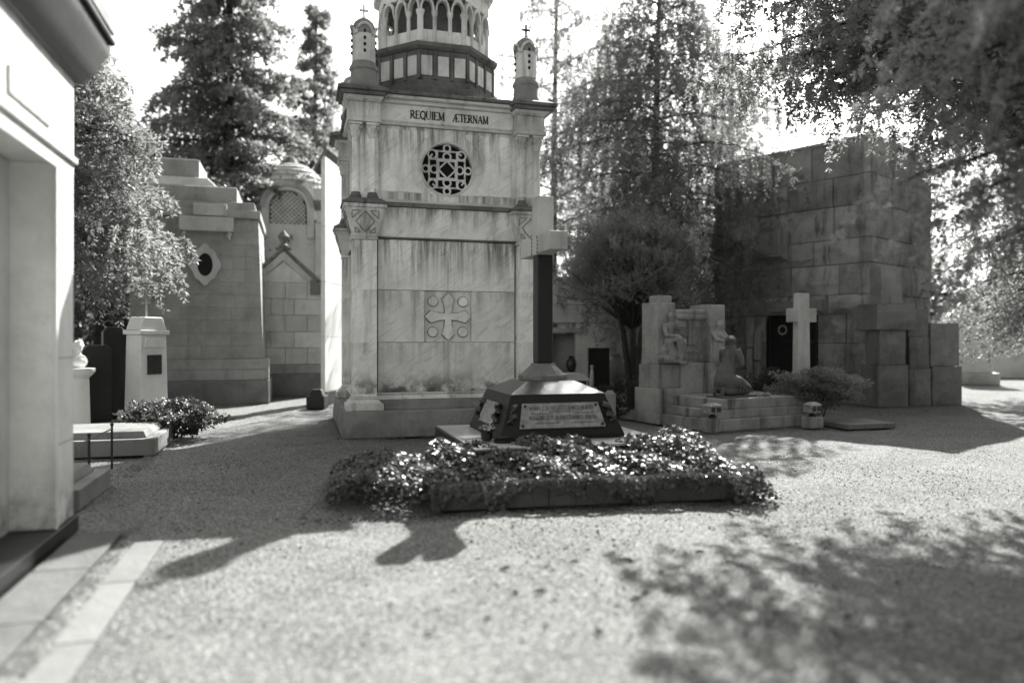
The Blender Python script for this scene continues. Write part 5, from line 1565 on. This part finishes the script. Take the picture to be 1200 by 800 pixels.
# overhanging cedar at the right: trunk out of frame, drooping limbs reach over the path
conifer('overhanging_cedar', 'big cedar whose drooping pale needled limbs hang in from the right', (8.6, 9.6, 0), 11, .36, 5.35, 96, .42, .22, .9, 'needle_pale', 84, .085, .032, az=(R(146), R(208)), tw=(.45, 1.1), rise=.12, shape=4.0, low=.50)
conifer('foreground_cedar', 'nearest cedar bough hanging blurred into the upper right corner', (5.3, 4.2, 0), 9, .26, 2.65, 72, .28, .26, .9, 'needle_pale', 110, .06, .022, az=(R(125), R(215)), tw=(.3, .7), rise=.12, shape=3)

p = at(1225, 18.5)
conifer('drooping_conifer', 'dark drooping conifer far right beyond the block annex', (p.x, p.y, 0), 10, .2, 2.9, 60, .2, .5, 1.6, 'needle_mid', 26, .14, .04, shape=4)
# far wood
def far_wood():
    P, Dv = [], []
    for i in range(90):
        px = random.uniform(-250, 1450); D = random.uniform(42, 62)
        top = random.uniform(3.0, 6.5) * (1.5 if px < 260 or px > 1000 else .9)
        c = at(px, D)
        k = 900
        d = unit(RNG.normal(size=(k, 3)))
        P.append(d * RNG.uniform(.5, 1, (k, 1)) * (random.uniform(2, 3.2), 2, top * .55) + (c.x, c.y, top * .5)); Dv.append(d)
    for i in range(110):      # unseen trees round behind the viewer, added to cut low sky fill
        a = R(random.uniform(64, 296)); D = random.uniform(17, 34)
        top = random.uniform(6, 11)
        k = 300
        d = unit(RNG.normal(size=(k, 3)))
        P.append(d * RNG.uniform(.5, 1, (k, 1)) * (2.6, 2.6, top * .55) + (math.sin(a) * D, math.cos(a) * D, top * .5)); Dv.append(d)
    P, Dv = np.concatenate(P), np.concatenate(Dv)
    o = np_mesh('far_trees', diamonds(P, Dv + RNG.normal(0, .8, P.shape), .5, .28), 4, 'broad_dark')
    tag(o, 'distant belt of dark trees along the horizon, with unseen trees added behind the viewer to cut sky light', 'trees', kind='stuff')
far_wood()

# ================================================================== small things on the ground
lm = []
for v in range(4):
    m_ = MB()
    w, l_ = random.uniform(.018, .03), random.uniform(.03, .05)
    c = random.uniform(.006, .018)
    m_.add([(-l_, 0, .004), (-l_ * .3, w * .6, c), (0, 0, .003), (-l_ * .3, -w * .6, c * .8), (l_ * .5, w * .55, c * 1.2), (l_ * .5, -w * .55, c), (l_, 0, .006)],
           [(0, 2, 1), (0, 3, 2), (1, 2, 4), (2, 3, 5), (2, 6, 4), (2, 5, 6)])
    me = m_.mesh('dead_leaf'); me.materials.append(MATS['dry_leaf']); lm.append(me)
spots = [(632, 694), (605, 695), (458, 704), (650, 700), (571, 722), (672, 660), (640, 663), (560, 652), (700, 738), (745, 700), (755, 690), (775, 668), (640, 730), (592, 668), (530, 690), (690, 640), (735, 655), (820, 648), (503, 735), (725, 705), (780, 690), (850, 625), (935, 612), (470, 668), (700, 622), (600, 618), (655, 612)]
for i, (px, py) in enumerate(spots):
    o = link(bpy.data.objects.new('dead_leaf', lm[i % 4]))
    o.location = ground_pt(px, py, .004) + Vector((0, 0, float(relief(ground_pt(px, py).x, ground_pt(px, py).y)))); o.rotation_euler = (random.uniform(-.2, .2), random.uniform(-.2, .2), random.uniform(0, 6.28))
    s = random.uniform(.6, 1.25); o.scale = (s, s, s)
    tag(o, 'small dark dead leaf lying on the sunlit gravel before the ivy bed', 'leaf', 'dead leaves on the gravel')

def litter():
    """fine leaf litter and twigs gathered along the kerb and strewn thinly over the path"""
    n = 900
    u = RNG.uniform(-1.1, 3.3, n); v = -.02 - RNG.exponential(.10, n)
    P = np.array([BED_O.x, BED_O.y, 0]) + u[:, None] * np.array(BU) + v[:, None] * np.array(BV)
    m = 420
    D = np.sqrt(RNG.uniform(9, 81, m)); X = RNG.uniform(-.6, .6, m) * D
    k = 300
    q = np.array([strip_loc(x, y) for x, y in zip(RNG.normal(.9, .2, k), RNG.uniform(-4, 4, k))])
    P = np.concatenate([P, np.stack([X, D, 0 * D], 1), q])
    P[:, 2] = relief(P[:, 0], P[:, 1]) + .003
    d = RNG.normal(size=P.shape) * (1, 1, .22)
    o = np_mesh('leaf_litter', diamonds(P, d, RNG.uniform(.012, .045, len(P)), RNG.uniform(.006, .02, len(P))), 4, 'dry_leaf')
    tag(o, 'fine dry leaf litter along the ivy kerb and over the path', 'leaf litter', kind='stuff')
litter()

def weeds():
    """thin grass and moss tufts at the feet of walls, plinths and kerbs"""
    c = []
    for i in range(260):
        k = i % 4
        if k == 0: q = strip_loc(.46 + random.gauss(0, .04), random.uniform(-4, .3))
        elif k == 1:
            u = random.uniform(-.1, WID); q = MO + Vector((math.cos(MR), math.sin(MR), 0)) * u + Vector((-math.sin(MR), math.cos(MR), 0)) * (-.03 - abs(random.gauss(0, .03)))
        elif k == 2:
            q = KO + Vector((math.cos(KR), math.sin(KR), 0)) * random.uniform(-.1, 2.6) + Vector((-math.sin(KR), math.cos(KR), 0)) * (-.05 - abs(random.gauss(0, .04)))
        else: q = strip_loc(-.1 + random.gauss(0, .08), random.uniform(.5, 5.6))
        c.append((q.x, q.y, -.01))
    P = np.repeat(np.array(c), 14, 0) + RNG.normal(0, 1, (len(c) * 14, 3)) * (.022, .022, 0)
    o = np_mesh('weeds', diamonds(P, RNG.normal(0, .4, P.shape) + (0, 0, 1), RNG.uniform(.02, .075, len(P)), RNG.uniform(.003, .007, len(P))), 4, 'bush_leaf')
    tag(o, 'thin grass tufts along the feet of walls and kerbs', 'grass', kind='stuff')
weeds()
